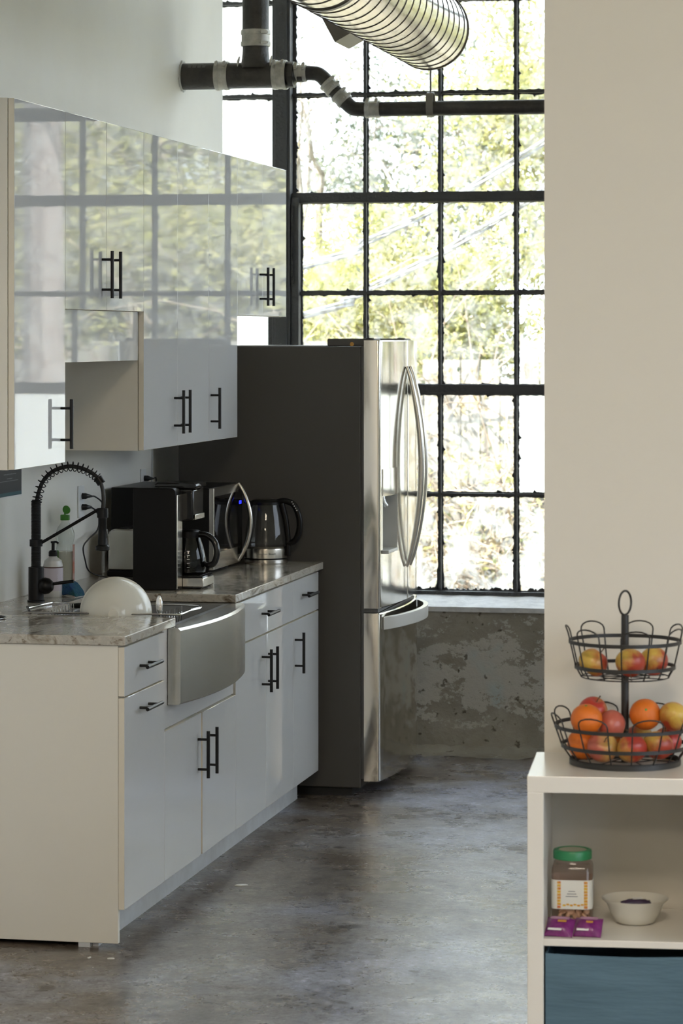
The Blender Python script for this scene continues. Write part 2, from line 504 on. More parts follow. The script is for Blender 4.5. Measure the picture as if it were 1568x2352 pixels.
class MB:
    """collects shapes (world or local coordinates) and links them as ONE mesh object"""

    def __init__(self, X=None):
        self.v, self.f, self.mi, self.X, self.cur = [], [], [], X, 0

    def add(self, vs, fs):
        o = len(self.v)
        self.v += [Vector(p) for p in vs]
        self.f += [tuple(i + o for i in q) for q in fs]
        self.mi += [self.cur] * len(fs)
        return self

    def slot(self, k):
        self.cur = k
        return self

    def box(self, x0, x1, y0, y1, z0, z1):
        vs = [(x0, y0, z0), (x1, y0, z0), (x1, y1, z0), (x0, y1, z0), (x0, y0, z1), (x1, y0, z1), (x1, y1, z1), (x0, y1, z1)]
        return self.add(vs, [(0, 3, 2, 1), (4, 5, 6, 7), (0, 1, 5, 4), (1, 2, 6, 5), (2, 3, 7, 6), (3, 0, 4, 7)])

    def obox(self, c, a, b, d, ha, hb, hd):
        c, a, b, d = Vector(c), Vector(a).normalized() * ha, Vector(b).normalized() * hb, Vector(d).normalized() * hd
        vs = [c + a * i + b * j + d * k for k in (-1, 1) for (i, j) in ((-1, -1), (1, -1), (1, 1), (-1, 1))]
        return self.add(vs, [(0, 3, 2, 1), (4, 5, 6, 7), (0, 1, 5, 4), (1, 2, 6, 5), (2, 3, 7, 6), (3, 0, 4, 7)])

    def prism(self, poly, fn, t0, t1):
        """poly 2-D outline, fn(a, b, t) -> point"""
        n = len(poly)
        vs = [fn(a, b, t0) for a, b in poly] + [fn(a, b, t1) for a, b in poly]
        fs = [(i, (i + 1) % n, n + (i + 1) % n, n + i) for i in range(n)]
        fs += [tuple(range(n - 1, -1, -1)), tuple(range(n, 2 * n))]
        return self.add(vs, fs)

    def tube(self, pts, r, n=10, caps=True, closed=False, sq=None):
        pts = [Vector(p) for p in pts]
        k = len(pts)
        rs = r if isinstance(r, (list, tuple)) else [r] * k
        tang = []
        for i in range(k):
            if closed:
                t = pts[(i + 1) % k] - pts[i - 1]
            else:
                t = pts[min(i + 1, k - 1)] - pts[max(i - 1, 0)]
            tang.append(t.normalized() if t.length > 1e-9 else Vector((0, 0, 1)))
        up = Vector((0, 0, 1)) if abs(tang[0].z) < 0.9 else Vector((1, 0, 0))
        nrm = (up - tang[0] * up.dot(tang[0])).normalized()
        vs = []
        for i in range(k):
            t = tang[i]
            nrm = nrm - t * nrm.dot(t)
            nrm = nrm.normalized() if nrm.length > 1e-6 else t.orthogonal().normalized()
            bn = t.cross(nrm)
            for j in range(n):
                a = 2 * PI * (j + (0.5 if n == 4 else 0)) / n
                ca, sa = math.cos(a), math.sin(a)
                if sq:
                    vs.append(pts[i] + nrm * (math.copysign(sq[0], ca)) + bn * (math.copysign(sq[1], sa)))
                else:
                    vs.append(pts[i] + (nrm * ca + bn * sa) * rs[i])
        fs = []
        for i in range(k if closed else k - 1):
            i2 = (i + 1) % k
            for j in range(n):
                fs.append((i * n + j, i * n + (j + 1) % n, i2 * n + (j + 1) % n, i2 * n + j))
        if caps and not closed:
            fs.append(tuple(range(n - 1, -1, -1)))
            fs.append(tuple((k - 1) * n + j for j in range(n)))
        return self.add(vs, fs)

    def lathe(self, prof, c=(0, 0, 0), n=32, axis=(0, 0, 1), sx=1.0, sy=1.0, close=False):
        """prof (r, h) from one end to the other, about `axis` through c"""
        c = Vector(c)
        q = Vector((0, 0, 1)).rotation_difference(Vector(axis).normalized())
        vs, rows = [], []
        for r, h in prof:
            if r < 1e-6:
                rows.append([len(vs)])
                vs.append(c + q @ Vector((0, 0, h)))
            else:
                rows.append(list(range(len(vs), len(vs) + n)))
                vs += [c + q @ Vector((r * sx * math.cos(2 * PI * j / n), r * sy * math.sin(2 * PI * j / n), h)) for j in range(n)]
        fs = []
        pairs = list(zip(rows[:-1], rows[1:]))
        if close:
            pairs.append((rows[-1], rows[0]))
        for a, b in pairs:
            for j in range(n):
                j2 = (j + 1) % n
                if len(a) == 1 and len(b) == 1:
                    continue
                if len(a) == 1:
                    fs.append((a[0], b[j2], b[j]))
                elif len(b) == 1:
                    fs.append((a[j], a[j2], b[0]))
                else:
                    fs.append((a[j], a[j2], b[j2], b[j]))
        return self.add(vs, fs)

    def mesh(self, name, mats, off, smooth):
        me = bpy.data.meshes.new(name)
        X = self.X
        vs = [(X @ p if X else p) - off for p in self.v]
        me.from_pydata([tuple(p) for p in vs], [], self.f)
        for m in (mats if isinstance(mats, (list, tuple)) else [mats]):
            me.materials.append(m)
        if any(self.mi):
            me.polygons.foreach_set('material_index', self.mi)
        if smooth is not None:
            me.polygons.foreach_set('use_smooth', [True] * len(me.polygons))
            me.update()
            me.set_sharp_from_angle(angle=R(smooth))
        me.update()
        return me

    def build(self, name, mats, parent=None, smooth=35, bevel=0.0, seg=2):
        X = self.X
        if parent is not None:
            off = ORG[parent.name]
        else:
            P = [(X @ p if X else p) for p in self.v]
            lo = [min(p[i] for p in P) for i in range(3)]
            hi = [max(p[i] for p in P) for i in range(3)]
            off = Vector(((lo[0] + hi[0]) / 2, (lo[1] + hi[1]) / 2, lo[2]))
        o = bpy.data.objects.new(name, self.mesh(name, mats, off, smooth))
        COL.objects.link(o)
        if parent is not None:
            o.parent = parent
        else:
            o.location = off
        ORG[o.name] = off
        if bevel:
            md = o.modifiers.new('edge', 'BEVEL')
            md.width = bevel
            md.segments = seg
            md.limit_method = 'ANGLE'
            md.angle_limit = R(40)
            md.harden_normals = False
        return o


def tag(o, label=None, cat=None, group=None, kind=None):
    if label:
        o['label'] = label
    if cat:
        o['category'] = cat
    if group:
        o['group'] = group
    if kind:
        o['kind'] = kind
    return o


def empty(name, loc, label=None, cat=None, group=None, kind=None):
    o = bpy.data.objects.new(name, None)
    o.empty_display_size = 0.1
    COL.objects.link(o)
    o.location = loc
    ORG[o.name] = Vector(loc)
    return tag(o, label, cat, group, kind)


def inst(name, me, loc, parent=None, rot=(0, 0, 0), scale=None):
    """another object sharing mesh data"""
    o = bpy.data.objects.new(name, me)
    COL.objects.link(o)
    off = ORG[parent.name] if parent else Vector((0, 0, 0))
    if parent:
        o.parent = parent
    o.location = Vector(loc) - off
    o.rotation_euler = rot
    if scale:
        o.scale = scale
    ORG[o.name] = Vector(loc)
    return o


def smoothpath(pts, sub=6):
    """Catmull-Rom through the points"""
    P = [Vector(p) for p in pts]
    P = [P[0] * 2 - P[1]] + P + [P[-1] * 2 - P[-2]]
    out = []
    for i in range(1, len(P) - 2):
        for k in range(sub):
            t = k / sub
            a, b, c, d = P[i - 1], P[i], P[i + 1], P[i + 2]
            out.append(0.5 * ((2 * b) + (c - a) * t + (2 * a - 5 * b + 4 * c - d) * t * t + (3 * b - a - 3 * c + d) * t ** 3))
    out.append(P[-2])
    return out

# ------------------------------------------------------------------ the room
WX = -0.06          # face of the kitchen wall
CEIL = 4.3
YG = 4.45           # plane of the window glass
o = MB().box(-0.6, 8.4, -13.2, 4.6, -0.12, 0.0).build('floor', M['floor'])
tag(o, 'worn grey concrete floor', kind='structure')
o = MB().box(-0.6, 8.6, -13.4, 4.75, CEIL, CEIL + 0.25).build('ceiling', M['ceiling'])
tag(o, 'white ceiling', kind='structure')
b = MB().box(-0.36, WX, -13.2, 4.05, 0, CEIL)
b.box(-0.60, -0.36, 3.9, 4.6, 0, CEIL)
o = b.build('wall_left', M['wall'])
tag(o, 'white painted wall behind the kitchen cabinets', kind='structure')
# low wall under the window, sloping sill on top
o = MB().box(-0.36, 8.4, 4.18, 4.60, 0, 0.618).build('wall_far', M['lowwall'])
tag(o, 'low bare concrete wall with peeling paint under the window', kind='structure')
rnd = random.Random(5)
b = MB()
N = 150
xs = [-0.36 + 8.76 * i / N for i in range(N + 1)]
vs, fs = [], []
for i, x in enumerate(xs):
    j = rnd.uniform(-0.004, 0.004)
    vs += [(x, 4.172 + j, 0.600), (x, 4.172 + j, 0.621), (x, 4.30, 0.637 + j), (x, 4.47, 0.662), (x, 4.47, 0.60)]
for i in range(N):
    for k in range(5):
        a0 = i * 5 + k
        a1 = i * 5 + (k + 1) % 5
        fs.append((a0, a0 + 5, a1 + 5, a1))
b.add(vs, fs)
o = b.build('trim_1', M['sill'], smooth=25)
tag(o, 'pale sloping concrete window sill', kind='structure')
# ragged cove of old screed where floor meets the low wall
b = MB()
vs, fs = [], []
N = 120
for i in range(N + 1):
    x = 0.6 + 3.2 * i / N
    vs += [(x, 4.185, 0.0), (x, 4.185, 0.022 + rnd.uniform(-0.006, 0.008)), (x, 4.10 + rnd.uniform(-0.03, 0.02), 0.008), (x, 4.0 + rnd.uniform(-0.05, 0.05), 0.0005)]
for i in range(N):
    for k in range(3):
        fs.append((i * 4 + k, i * 4 + 4 + k, i * 4 + 5 + k, i * 4 + 1 + k))
o = b.add(vs, fs).build('baseboard_far', M['lowwall'], smooth=40)
tag(o, 'ragged concrete cove along the foot of the low wall', kind='structure')
o = MB().box(-0.36, 8.4, 4.40, 4.60, 4.12, CEIL).build('trim_2', M['wall'])
tag(o, 'lintel over the window', kind='structure')
o = MB().box(4.62, 8.4, 4.35, 4.60, 0.6, 4.15).build('wall_far_east', M['wall'])
tag(o, 'white wall beyond the window', kind='structure')
# partition the shelf stands against, turned a little
SR = R(4.2)
SX = Matrix.Translation((2.013, -1.4935, 0)) @ Matrix.Rotation(SR, 4, 'Z')
o = MB(SX).box(0.018, 6.3, 0.405, 0.53, 0, CEIL).build('wall_right', M['cream'])
tag(o, 'cream painted partition wall behind the shelf', kind='structure')
# room behind the camera: closed back wall, side wall with tall openings
o = MB().box(-0.6, 8.6, -13.4, -13.2, 0, CEIL).build('wall_near', M['cream'])
tag(o, 'cream wall behind the camera', kind='structure')
b = MB().box(8.4, 8.6, -13.4, 4.75, 0, 0.8).box(8.4, 8.6, -13.4, 4.75, 3.95, CEIL)
for y, d_ in ((-13.4, 0.5), (-10.1, 0.5), (-6.3, 0.5), (-2.5, 1.2)):
    b.box(8.4, 8.6, y, y + d_, 0.8, 3.95)
b.box(8.4, 8.6, -1.3, 4.75, 0.8, 1.9)  # high sill: unseen kitchen openings added to brighten the upper wall
b.box(8.4, 8.6, 4.3, 4.75, 1.9, 3.95)
o = b.build('wall_east', M['cream'])
tag(o, 'cream wall with tall window openings and unseen ones added to light the kitchen', kind='structure')


# ------------------------------------------------------------------ steel windows
def ragged_bar(length, wid, depth, rib, seed, step=0.006, amp=0.0045, low=0.0):
    """bar along local +Z with rough putty edges, centred on x; `low` thickens the foot"""
    g = random.Random(seed)
    m = MB()
    h = wid / 2
    m.box(-rib / 2, rib / 2, -depth, 0.004, 0, length)
    m.box(-h * 0.72, h * 0.72, -depth * 0.35, 0.006, 0, length)
    n = max(4, int(length / step))
    vs, fs = [], []
    e1 = e2 = 0.0
    for i in range(n + 1):
        z = length * i / n
        e1 = 0.45 * e1 + g.uniform(-amp, amp) * 0.42 + (g.uniform(0, amp * 2.4) if g.random() < 0.035 else 0)
        e2 = 0.45 * e2 + g.uniform(-amp, amp) * 0.42 + (g.uniform(0, amp * 2.4) if g.random() < 0.035 else 0)
        k = low * max(0.0, 1 - z / 0.16)
        a, c = -h - e1 - k, h + e2 + k
        vs += [(a, -0.006, z), (c, -0.006, z), (c, 0.008, z), (a, 0.008, z)]
    for i in range(n):
        for k in range(4):
            fs.append((i * 4 + k, i * 4 + (k + 1) % 4, i * 4 + 4 + (k + 1) % 4, i * 4 + 4 + k))
    m.add(vs, fs)
    return m


def vbar(win, name, x, z0, z1, wid, depth, rib, seed, low=0.0, amp=0.0045):
    m = ragged_bar(z1 - z0, wid, depth, rib, seed, amp=amp, low=low)
    m.X = Matrix.Translation((x, YG, z0))
    return m.build(name, M['steel_black'], win, smooth=50)


def hbar(win, name, z, x0, x1, wid, depth, rib, seed, amp=0.0045, dy=0.0):
    m = ragged_bar(x1 - x0, wid, depth, rib, seed, amp=amp)
    m.X = Matrix.Translation((x0, YG + dy, z)) @ Matrix.Rotation(PI / 2, 4, 'Y')
    return m.build(name, M['steel_black'], win, smooth=50)


ZB = [0.652, 1.093, 1.554, 1.981, 2.403, 2.862, 3.29, 3.71, 4.12]
XV = [0.185, 0.498, 0.833, 1.170, 1.507, 1.844, 2.181, 2.518, 2.855, 3.192, 3.529, 3.866, 4.203, 4.54]
win = empty('window_1', (0.9, YG, 0.65), 'tall black steel-framed factory window with many panes', kind='structure')
for i, x in enumerate(XV[1:], 1):
    vbar(win, 'muntin', x, ZB[0], ZB[-1], 0.023, 0.034, 0.012, 100 + i, low=0.006)
for i, z in enumerate(ZB):
    thick = i in (2, 4, 6)
    if i == 0:
        hbar(win, 'bottom_rail', z + 0.008, 0.15, 4.6, 0.034, 0.05, 0.016, 200, amp=0.017)
    elif i < len(ZB) - 1:
        if thick:
            m = MB().box(0.15, 4.6, YG - 0.040, YG + 0.004, z - 0.023, z + 0.023)
            m.box(0.15, 4.6, YG - 0.046, YG - 0.040, z - 0.023, z - 0.014)
            m.build('transom', M['steel_black'], win, bevel=0.002)
            hbar(win, 'putty_strip', z, 0.16, 4.6, 0.050, 0.008, 0.02, 210 + i, amp=0.0035)
        else:
            hbar(win, 'rail', z, 0.15, 4.6, 0.022, 0.030, 0.011, 220 + i, dy=-0.001)
# main post between the two windows and the heavier vent frame below the transom
m = MB().box(0.087, 0.168, YG - 0.075, YG + 0.03, 0.64, CEIL)
m.box(0.100, 0.155, YG - 0.083, YG - 0.075, 0.64, CEIL)
m.build('post', M['steel_black'], win, bevel=0.003)
for z in (1.2, 1.75, 2.2, 2.62, 2.78, 3.05, 3.22):
    MB().lathe([(0.0, -0.004), (0.007, -0.003), (0.008, 0.0)], (0.128, YG - 0.083, z), 10, (0, 1, 0)).build('rivet', M['steel_black'], win)
m = MB().box(0.168, 0.204, YG - 0.060, YG + 0.01, 0.65, 2.405)
m.box(0.064, 0.087, YG - 0.060, YG + 0.01, 0.65, 2.05)
m.build('vent_frame', M['steel_black'], win, bevel=0.003)
m = MB().box(0.172, 0.182, YG - 0.075, YG - 0.06, 2.02, 2.37)
m.build('vent_hinge_channel', M['putty'], win)
vbar(win, 'putty_strip', 0.172, 2.40, 4.12, 0.02, 0.01, 0.008, 301, amp=0.005)
vbar(win, 'putty_strip', 0.203, 0.66, 2.40, 0.016, 0.01, 0.006, 302, amp=0.004)
# panes, one object each
cols = [(0.185, 0.498)] + list(zip(XV[1:-1], XV[2:]))
pm = {}
for ci, (xa, xb) in enumerate(cols):
    for ri in range(len(ZB) - 1):
        za, zb = ZB[ri], ZB[ri + 1]
        key = (round(xb - xa, 3), round(zb - za, 3))
        kind = 'pane_dusty' if ri == 0 else 'pane'
        if ci in (3, 4, 5) and ri == 1:
            kind = 'frosted'
        k2 = key + (kind,)
        if k2 not in pm:
            pm[k2] = MB().box(0, xb - xa, -0.0015, 0.0015, 0, zb - za).mesh('pane', M[kind], Vector((0, 0, 0)), None)
        inst('pane', pm[k2], (xa, YG + 0.003, za), win)
# narrow light left of the post
win2 = empty('window_2', (-0.05, YG, 0.65), 'narrow frosted window beside the wall corner', kind='structure')
for i, z in enumerate((0.66, 1.09, 1.55, 1.98, 2.42, 2.858, 3.275, 3.70, 4.12)):
    hbar(win2, 'rail', z, -0.36, 0.09, 0.021, 0.030, 0.011, 400 + i)
pz = (0.66, 1.09, 1.55, 1.98, 2.42, 2.858, 3.275, 3.70, 4.12)
for za, zb in zip(pz[:-1], pz[1:]):
    MB().box(-0.36, 0.09, YG + 0.0015, YG + 0.0045, za, zb).build('pane', M['frosted'], win2, smooth=None)

# ------------------------------------------------------------------ outside
o = MB().box(-40, 50, 4.62, 70, -0.5, -0.30).build('ground', M['ground'], smooth=None)
tag(o, 'dry ground outside the window', kind='structure')
o = MB().box(8.7, 60, -50, 4.62, -0.5, -0.30).build('ground_east', M['ground'], smooth=None)
tag(o, 'ground beside the building', kind='structure')
rnd = random.Random(11)
fence = empty('board_fence', (1.0, 13.0, -0.3), 'weathered grey vertical board fence behind the brush', 'fence')
bw = 0.145
bmeshes = []
for k in range(4):
    g = random.Random(70 + k)
    h = (2.06, 1.92, 1.98, 1.78)[k]
    bmeshes.append(MB().box(-bw / 2 + 0.003, bw / 2 - 0.003, -0.011, 0.011, 0, h).mesh('board', M['board'], Vector((0, 0, 0)), None))
for i in range(110):
    inst('board', bmeshes[rnd.randrange(4)], (-6.0 + i * bw, 13.0 + rnd.uniform(-0.008, 0.008), -0.3), fence, (0, R(rnd.uniform(-0.4, 0.4)), 0))
for z in (0.1, 1.2):
    MB().box(-6.1, 10.1, 13.03, 13.08, z, z + 0.09).build('fence_rail', M['board'], fence, smooth=None)


def grow(g, p, d, ln, r, depth, segs, tips, droop=0.0, spread=0.7):
    """random branching skeleton"""
    n = 4
    pts, rs = [p.copy()], [r]
    q, dd = p.copy(), d.normalized()
    for i in range(n):
        dd = (dd + Vector((g.gauss(0, 0.16), g.gauss(0, 0.16), g.gauss(0, 0.12) - droop))).normalized()
        q = q + dd * ln / n
        pts.append(q.copy())
        rs.append(r * (1 - 0.45 * (i + 1) / n))
        if depth > 0 and i >= 1 and g.random() < 0.75:
            side = Vector((g.gauss(0, 1), g.gauss(0, 1), g.gauss(0.15, 0.6))).normalized()
            grow(g, q, (dd * (1 - spread) + side * spread), ln * g.uniform(0.5, 0.75), rs[-1] * 0.6, depth - 1, segs, tips, droop, spread)
    segs.append((pts, rs))
    if depth <= 1:
        tips += pts[1:]
    if depth > 0:
        for k in range(2):
            side = Vector((g.gauss(0, 1), g.gauss(0, 1), g.gauss(0.2, 0.5))).normalized()
            grow(g, q, dd * (1 - spread) + side * spread, ln * g.uniform(0.5, 0.8), rs[-1] * 0.8, depth - 1, segs, tips, droop, spread)


def leaf_cloud(m, g, centres, per, rad, size, flat=1.0):
    for c in centres:
        for k in range(per):
            p = c + Vector((g.gauss(0, rad), g.gauss(0, rad), g.gauss(0, rad * flat)))
            a = Vector((g.gauss(0, 1), g.gauss(0, 1), g.gauss(0, 1))).normalized()
            b_ = a.orthogonal().normalized()
            b_ = (b_ + a.cross(b_) * g.gauss(0, 1)).normalized()
            s = size * g.uniform(0.6, 1.3)
            m.add([p - a * s, p + b_ * s * 0.45, p + a * s, p - b_ * s * 0.45], [(0, 1, 2, 3)])


def tree(name, base, height, lean, seed, leaf, label, depth=3, per=26, rad=0.22, size=0.05, r0=0.09, spread=0.62, bare=0.0, group=None, trunk_h=0.35, bark='bark'):
    g = random.Random(seed)
    root = empty(name, base, label, 'tree', group)
    segs, tips = [], []
    p0 = Vector(base)
    d = Vector(lean) + Vector((0, 0, 1))
    th = height * trunk_h
    top = p0 + d.normalized() * th
    MB().tube([p0, p0.lerp(top, 0.5) + Vector((g.gauss(0, .05), g.gauss(0, .05), 0)), top], [r0 * 1.15, r0, r0 * 0.95], 10).build('trunk', M[bark], root)
    for k in range(4):
        side = Vector((g.gauss(0, 1), g.gauss(0, 1), 0.3)).normalized()
        grow(g, top, d.normalized() * 0.6 + side * 0.55, height * g.uniform(0.26, 0.36), r0 * 0.6, depth, segs, tips, 0, spread)
    grow(g, top, d, height * 0.36, r0 * 0.7, depth, segs, tips, 0, spread)
    mb = MB()
    for pts, rs in segs:
        mb.tube(pts, rs, 5, caps=False)
    tag(mb.build('branches', M['bark'], root), kind='stuff')
    if leaf:
        g.shuffle(tips)
        tips = tips[: int(len(tips) * (1 - bare))]
        ml = MB()
        leaf_cloud(ml, g, tips, per, rad, size)
        tag(ml.build('foliage', M[leaf], root, smooth=None), kind='stuff')
    return root


TREES = [
    ('bare_tree', (-3.0, 18.5, -0.3), 5.4, (0.16, 0, 0), 1, 'leaf_dark', 'sparse thin-branched tree against white sky at the left of the window', 3, 1, 0.10, 0.035, 0.08, 0.55),
    ('leafy_tree', (-1.45, 19.5, -0.3), 5.0, (0, 0, 0), 2, 'leaf_dark', 'dark grey-green leafy tree in the middle of the window view', 3, 9, 0.11, 0.036, 0.07, 0.35),
    ('leafy_tree', (0.1, 17.5, -0.3), 5.8, (0, 0, 0), 3, 'leaf_lime', 'tall pale yellow-green tree nearest the cream partition edge', 3, 20, 0.15, 0.034, 0.08, 0.15),
    ('leafy_tree', (1.6, 18.0, -0.3), 5.4, (0, 0, 0), 4, 'leaf_green', 'green tree mirrored in the wall cabinet doors', 3, 16, 0.17, 0.042, 0.09, 0.25),
    ('leafy_tree', (3.4, 16.5, -0.3), 5.6, (0, 0, 0), 6, 'leaf_lime', 'broad lime tree mirrored in the middle wall cabinets', 3, 16, 0.17, 0.042, 0.09, 0.25),
    ('leafy_tree', (5.2, 18.0, -0.3), 5.2, (0, 0, 0), 7, 'leaf_green', 'green tree mirrored in the nearest wall cabinets', 3, 16, 0.17, 0.042, 0.09, 0.25),
    ('leafy_tree', (6.6, 16.0, -0.3), 5.4, (0, 0, 0), 8, 'leaf_lime', 'lime tree mirrored left of the thick pale trunk', 3, 16, 0.17, 0.042, 0.09, 0.25),
    ('leafy_tree', (2.3, 15.0, -0.3), 3.1, (0, 0, 0), 41, 'leaf_lime', 'low lime tree mirrored beside the far door handles', 3, 16, 0.16, 0.04, 0.05, 0.0),
    ('leafy_tree', (3.5, 14.8, -0.3), 3.1, (0, 0, 0), 42, 'leaf_lime', 'low lime tree mirrored in the valance over the sink', 3, 16, 0.16, 0.04, 0.05, 0.0),
    ('leafy_tree', (4.7, 15.0, -0.3), 3.2, (0, 0, 0), 43, 'leaf_lime', 'low lime tree mirrored in the doors over the sink', 3, 16, 0.16, 0.04, 0.05, 0.0),
    ('leafy_tree', (5.9, 14.8, -0.3), 3.0, (0, 0, 0), 44, 'leaf_lime', 'low lime tree mirrored low in the nearest wall cabinet', 3, 16, 0.16, 0.04, 0.05, 0.0),
    ('leafy_tree', (-2.1, 16.0, -0.3), 2.8, (0, 0, 0), 9, 'leaf_lime', 'low yellow-green tree below the overhead cables on the left', 3, 13, 0.10, 0.030, 0.05, 0.1),
    ('leafy_tree', (-0.75, 15.2, -0.3), 3.0, (0, 0, 0), 10, 'leaf_lime', 'low yellow-green tree below the overhead cables on the right', 3, 14, 0.11, 0.030, 0.05, 0.1),
]
for (nm, base, h, lean, seed, leaf, label, dep, per, rad, size, r0, bare) in TREES:
    tree(nm, base, h, lean, seed, leaf, label, dep, per, rad, size, r0, bare=bare, group='trees outside the window')


tree('thick_tree', (3.34, 9.7, -0.3), 8.6, (0.0, 0, 0), 51, 'leaf_green', 'thick pale trunk of a tall tree mirrored in the nearest wall cabinet door', 2, 10, 0.2, 0.05, 0.135, bare=0.2,
     group='trees outside the window', trunk_h=0.62, bark='pier')


def brush(base, seed, label, leaf, n=34, h=1.5, spread=0.55, per=2):
    """tangle of bare canes with a few leaves, in front of the fence"""
    g = random.Random(seed)
    root = empty('bramble_bush', base, label, 'bush', 'brambles in front of the fence')
    mb, tips = MB(), []
    for k in range(n):
        p = Vector(base) + Vector((g.gauss(0, spread * 0.6), g.gauss(0, 0.15), 0))
        d = Vector((g.gauss(0, 0.5), g.gauss(0, 0.2), 1)).normalized()
        pts = [p.copy()]
        L_ = h * g.uniform(0.6, 1.25)
        for i in range(9):
            d = (d + Vector((g.gauss(0, 0.20), g.gauss(0, 0.12), -0.10 - 0.03 * i))).normalized()
            p = p + d * L_ / 7
            pts.append(p.copy())
            if i > 2 and g.random() < 0.55:
                s = (d + Vector((g.gauss(0, 0.9), g.gauss(0, 0.4), g.gauss(0, 0.6)))).normalized()
                e = p + s * g.uniform(0.12, 0.35)
                mb.tube([p, p.lerp(e, 0.5) + Vector((0, 0, g.gauss(0, 0.02))), e], [0.005, 0.004, 0.002], 4, caps=False)
                tips.append(e)
        mb.tube(pts, [0.011 - 0.0009 * i for i in range(len(pts))], 5, caps=False)
        tips += pts[4:]
    tag(mb.build('canes', M['twig'], root), kind='stuff')
    ml = MB()
    leaf_cloud(ml, g, tips, per, 0.07, 0.03)
    tag(ml.build('foliage', M[leaf], root, smooth=None), kind='stuff')
    return root


BR = [(-1.9, 12.3, 21, 'leaf_lime', 'bramble tangle just right of the fridge through the lower panes'),
      (-0.95, 12.0, 22, 'leaf_tan', 'dry bramble tangle in the middle of the lower panes'),
      (-0.1, 12.2, 23, 'leaf_lime', 'bramble tangle beside the cream partition edge'),
      (1.2, 12.2, 24, 'leaf_green', 'bramble hidden behind the partition beside the window'),
      (2.6, 12.2, 25, 'leaf_lime', 'bramble mirrored low in the wall cabinets'),
      (4.2, 12.2, 26, 'leaf_lime', 'bramble mirrored low in the nearest wall cabinets')]
for x, y, s, lf, lab in BR:
    brush((x, y, -0.3), s, lab, lf, n=46, h=1.75, per=3)
HEDGE = [(-2.2, 13.6, 31, 'leaf_tan', 'dry vine spilling over the fence top nearest the fridge'),
         (-1.3, 13.5, 32, 'leaf_dark', 'grey-green vine spilling over the middle of the fence'),
         (-0.4, 13.6, 33, 'leaf_tan', 'dry vine over the fence beside the cream partition edge'),
         (3.2, 13.6, 35, 'leaf_lime', 'lime vine over the fence mirrored in the wall cabinets'),
         (4.8, 13.6, 36, 'leaf_lime', 'lime vine over the fence mirrored in the nearest cabinet')]
for x, y, s, lf, lab in HEDGE:
    brush((x, y, -0.3), s, lab, lf, n=44, h=2.75, spread=0.7, per=4)

# twisted service cables slung across the yard
CAB = [([(-9.0, 9, 1.30), (-4.0, 9, 1.52), (-0.779, 9, 2.217), (-0.375, 9, 2.365), (0.079, 9, 2.579), (0.711, 9, 2.956), (3.0, 9, 4.4), (6.5, 9, 6.8)],
        'upper bundle of grey twisted overhead cables crossing the window'),
       ([(-9.0, 9.2, 1.05), (-4.0, 9.2, 1.20), (-0.82, 9.2, 1.918), (-0.54, 9.2, 2.01), (-0.375, 9.2, 2.09), (0.06, 9.2, 2.30), (0.52, 9.2, 2.575), (0.71, 9.2, 2.69), (3.0, 9.2, 4.1), (6.5, 9.2, 6.5)],
        'lower bundle of grey twisted overhead cables crossing the window')]
for pts, lab in CAB:
    root = empty('overhead_cable', pts[0], lab, 'cable', 'overhead cables outside')
    path = smoothpath(pts, 16)
    for k in range(3):
        q = []
        for i, p in enumerate(path):
            a = i * 0.22 + k * 2 * PI / 3
            q.append(p + Vector((0, math.cos(a), math.sin(a))) * 0.018)
        MB().tube(q, 0.0095, 6).build('strand', M['cable'], root)

# ------------------------------------------------------------------ bar pulls
def pull_mesh(name, vertical):
    """bar pull standing off along +X, centred at the door face"""
    m = MB()
    a = (lambda t, x: (x, 0, t)) if vertical else (lambda t, x: (x, t, 0))
    hl = 0.0755 if vertical else 0.085
    m.tube([a(-hl, 0.034), a(hl, 0.034)], 0.0057, 12)
    for s in (-0.048, 0.048):
        m.tube([a(s, 0.0), a(s, 0.034)], 0.0042, 8)
    return m.mesh(name, M['handle'], Vector((0, 0, 0)), 40)


PULL_V = pull_mesh('handle', True)
PULL_H = pull_mesh('handle', False)


def front(parent, name, xf, y0, y1, z0, z1, t=0.019, gap=0.0015):
    """one door or drawer front: lacquered slab with cream edging"""
    m = MB()
    a, b_, c, d = y0 + gap, y1 - gap, z0 + gap, z1 - gap
    m.box(xf - t, xf, a, b_, c, d)
    m.mi = [1, 1, 1, 0, 1, 1]          # lacquer on the face, cream edging on the rims
    o_ = m.build(name, [M['lacquer'], M['door_edge']], parent, smooth=None, bevel=0.001, seg=1)
    return o_


# ------------------------------------------------------------------ base cabinets
BX = 0.63
ZTOP = 0.884


def base_unit(label, y0, y1, name='base_cabinet'):
    root = empty(name, (0.3, (y0 + y1) / 2, 0.0), label, 'cabinet', 'base cabinets under the counter')
    return root


def carcass(root, y0, y1, z0=0.111, z1=ZTOP, x0=WX + 0.004, x1=0.609):
    return MB().box(x0, x1, y0, y1, z0, z1).build('body', M['melamine'], root, smooth=None)


def toe(root, y0, y1):
    MB().box(0.528, 0.546, y0, y1, 0.0, 0.1105).build('toe_kick', M['toe'], root, smooth=None)


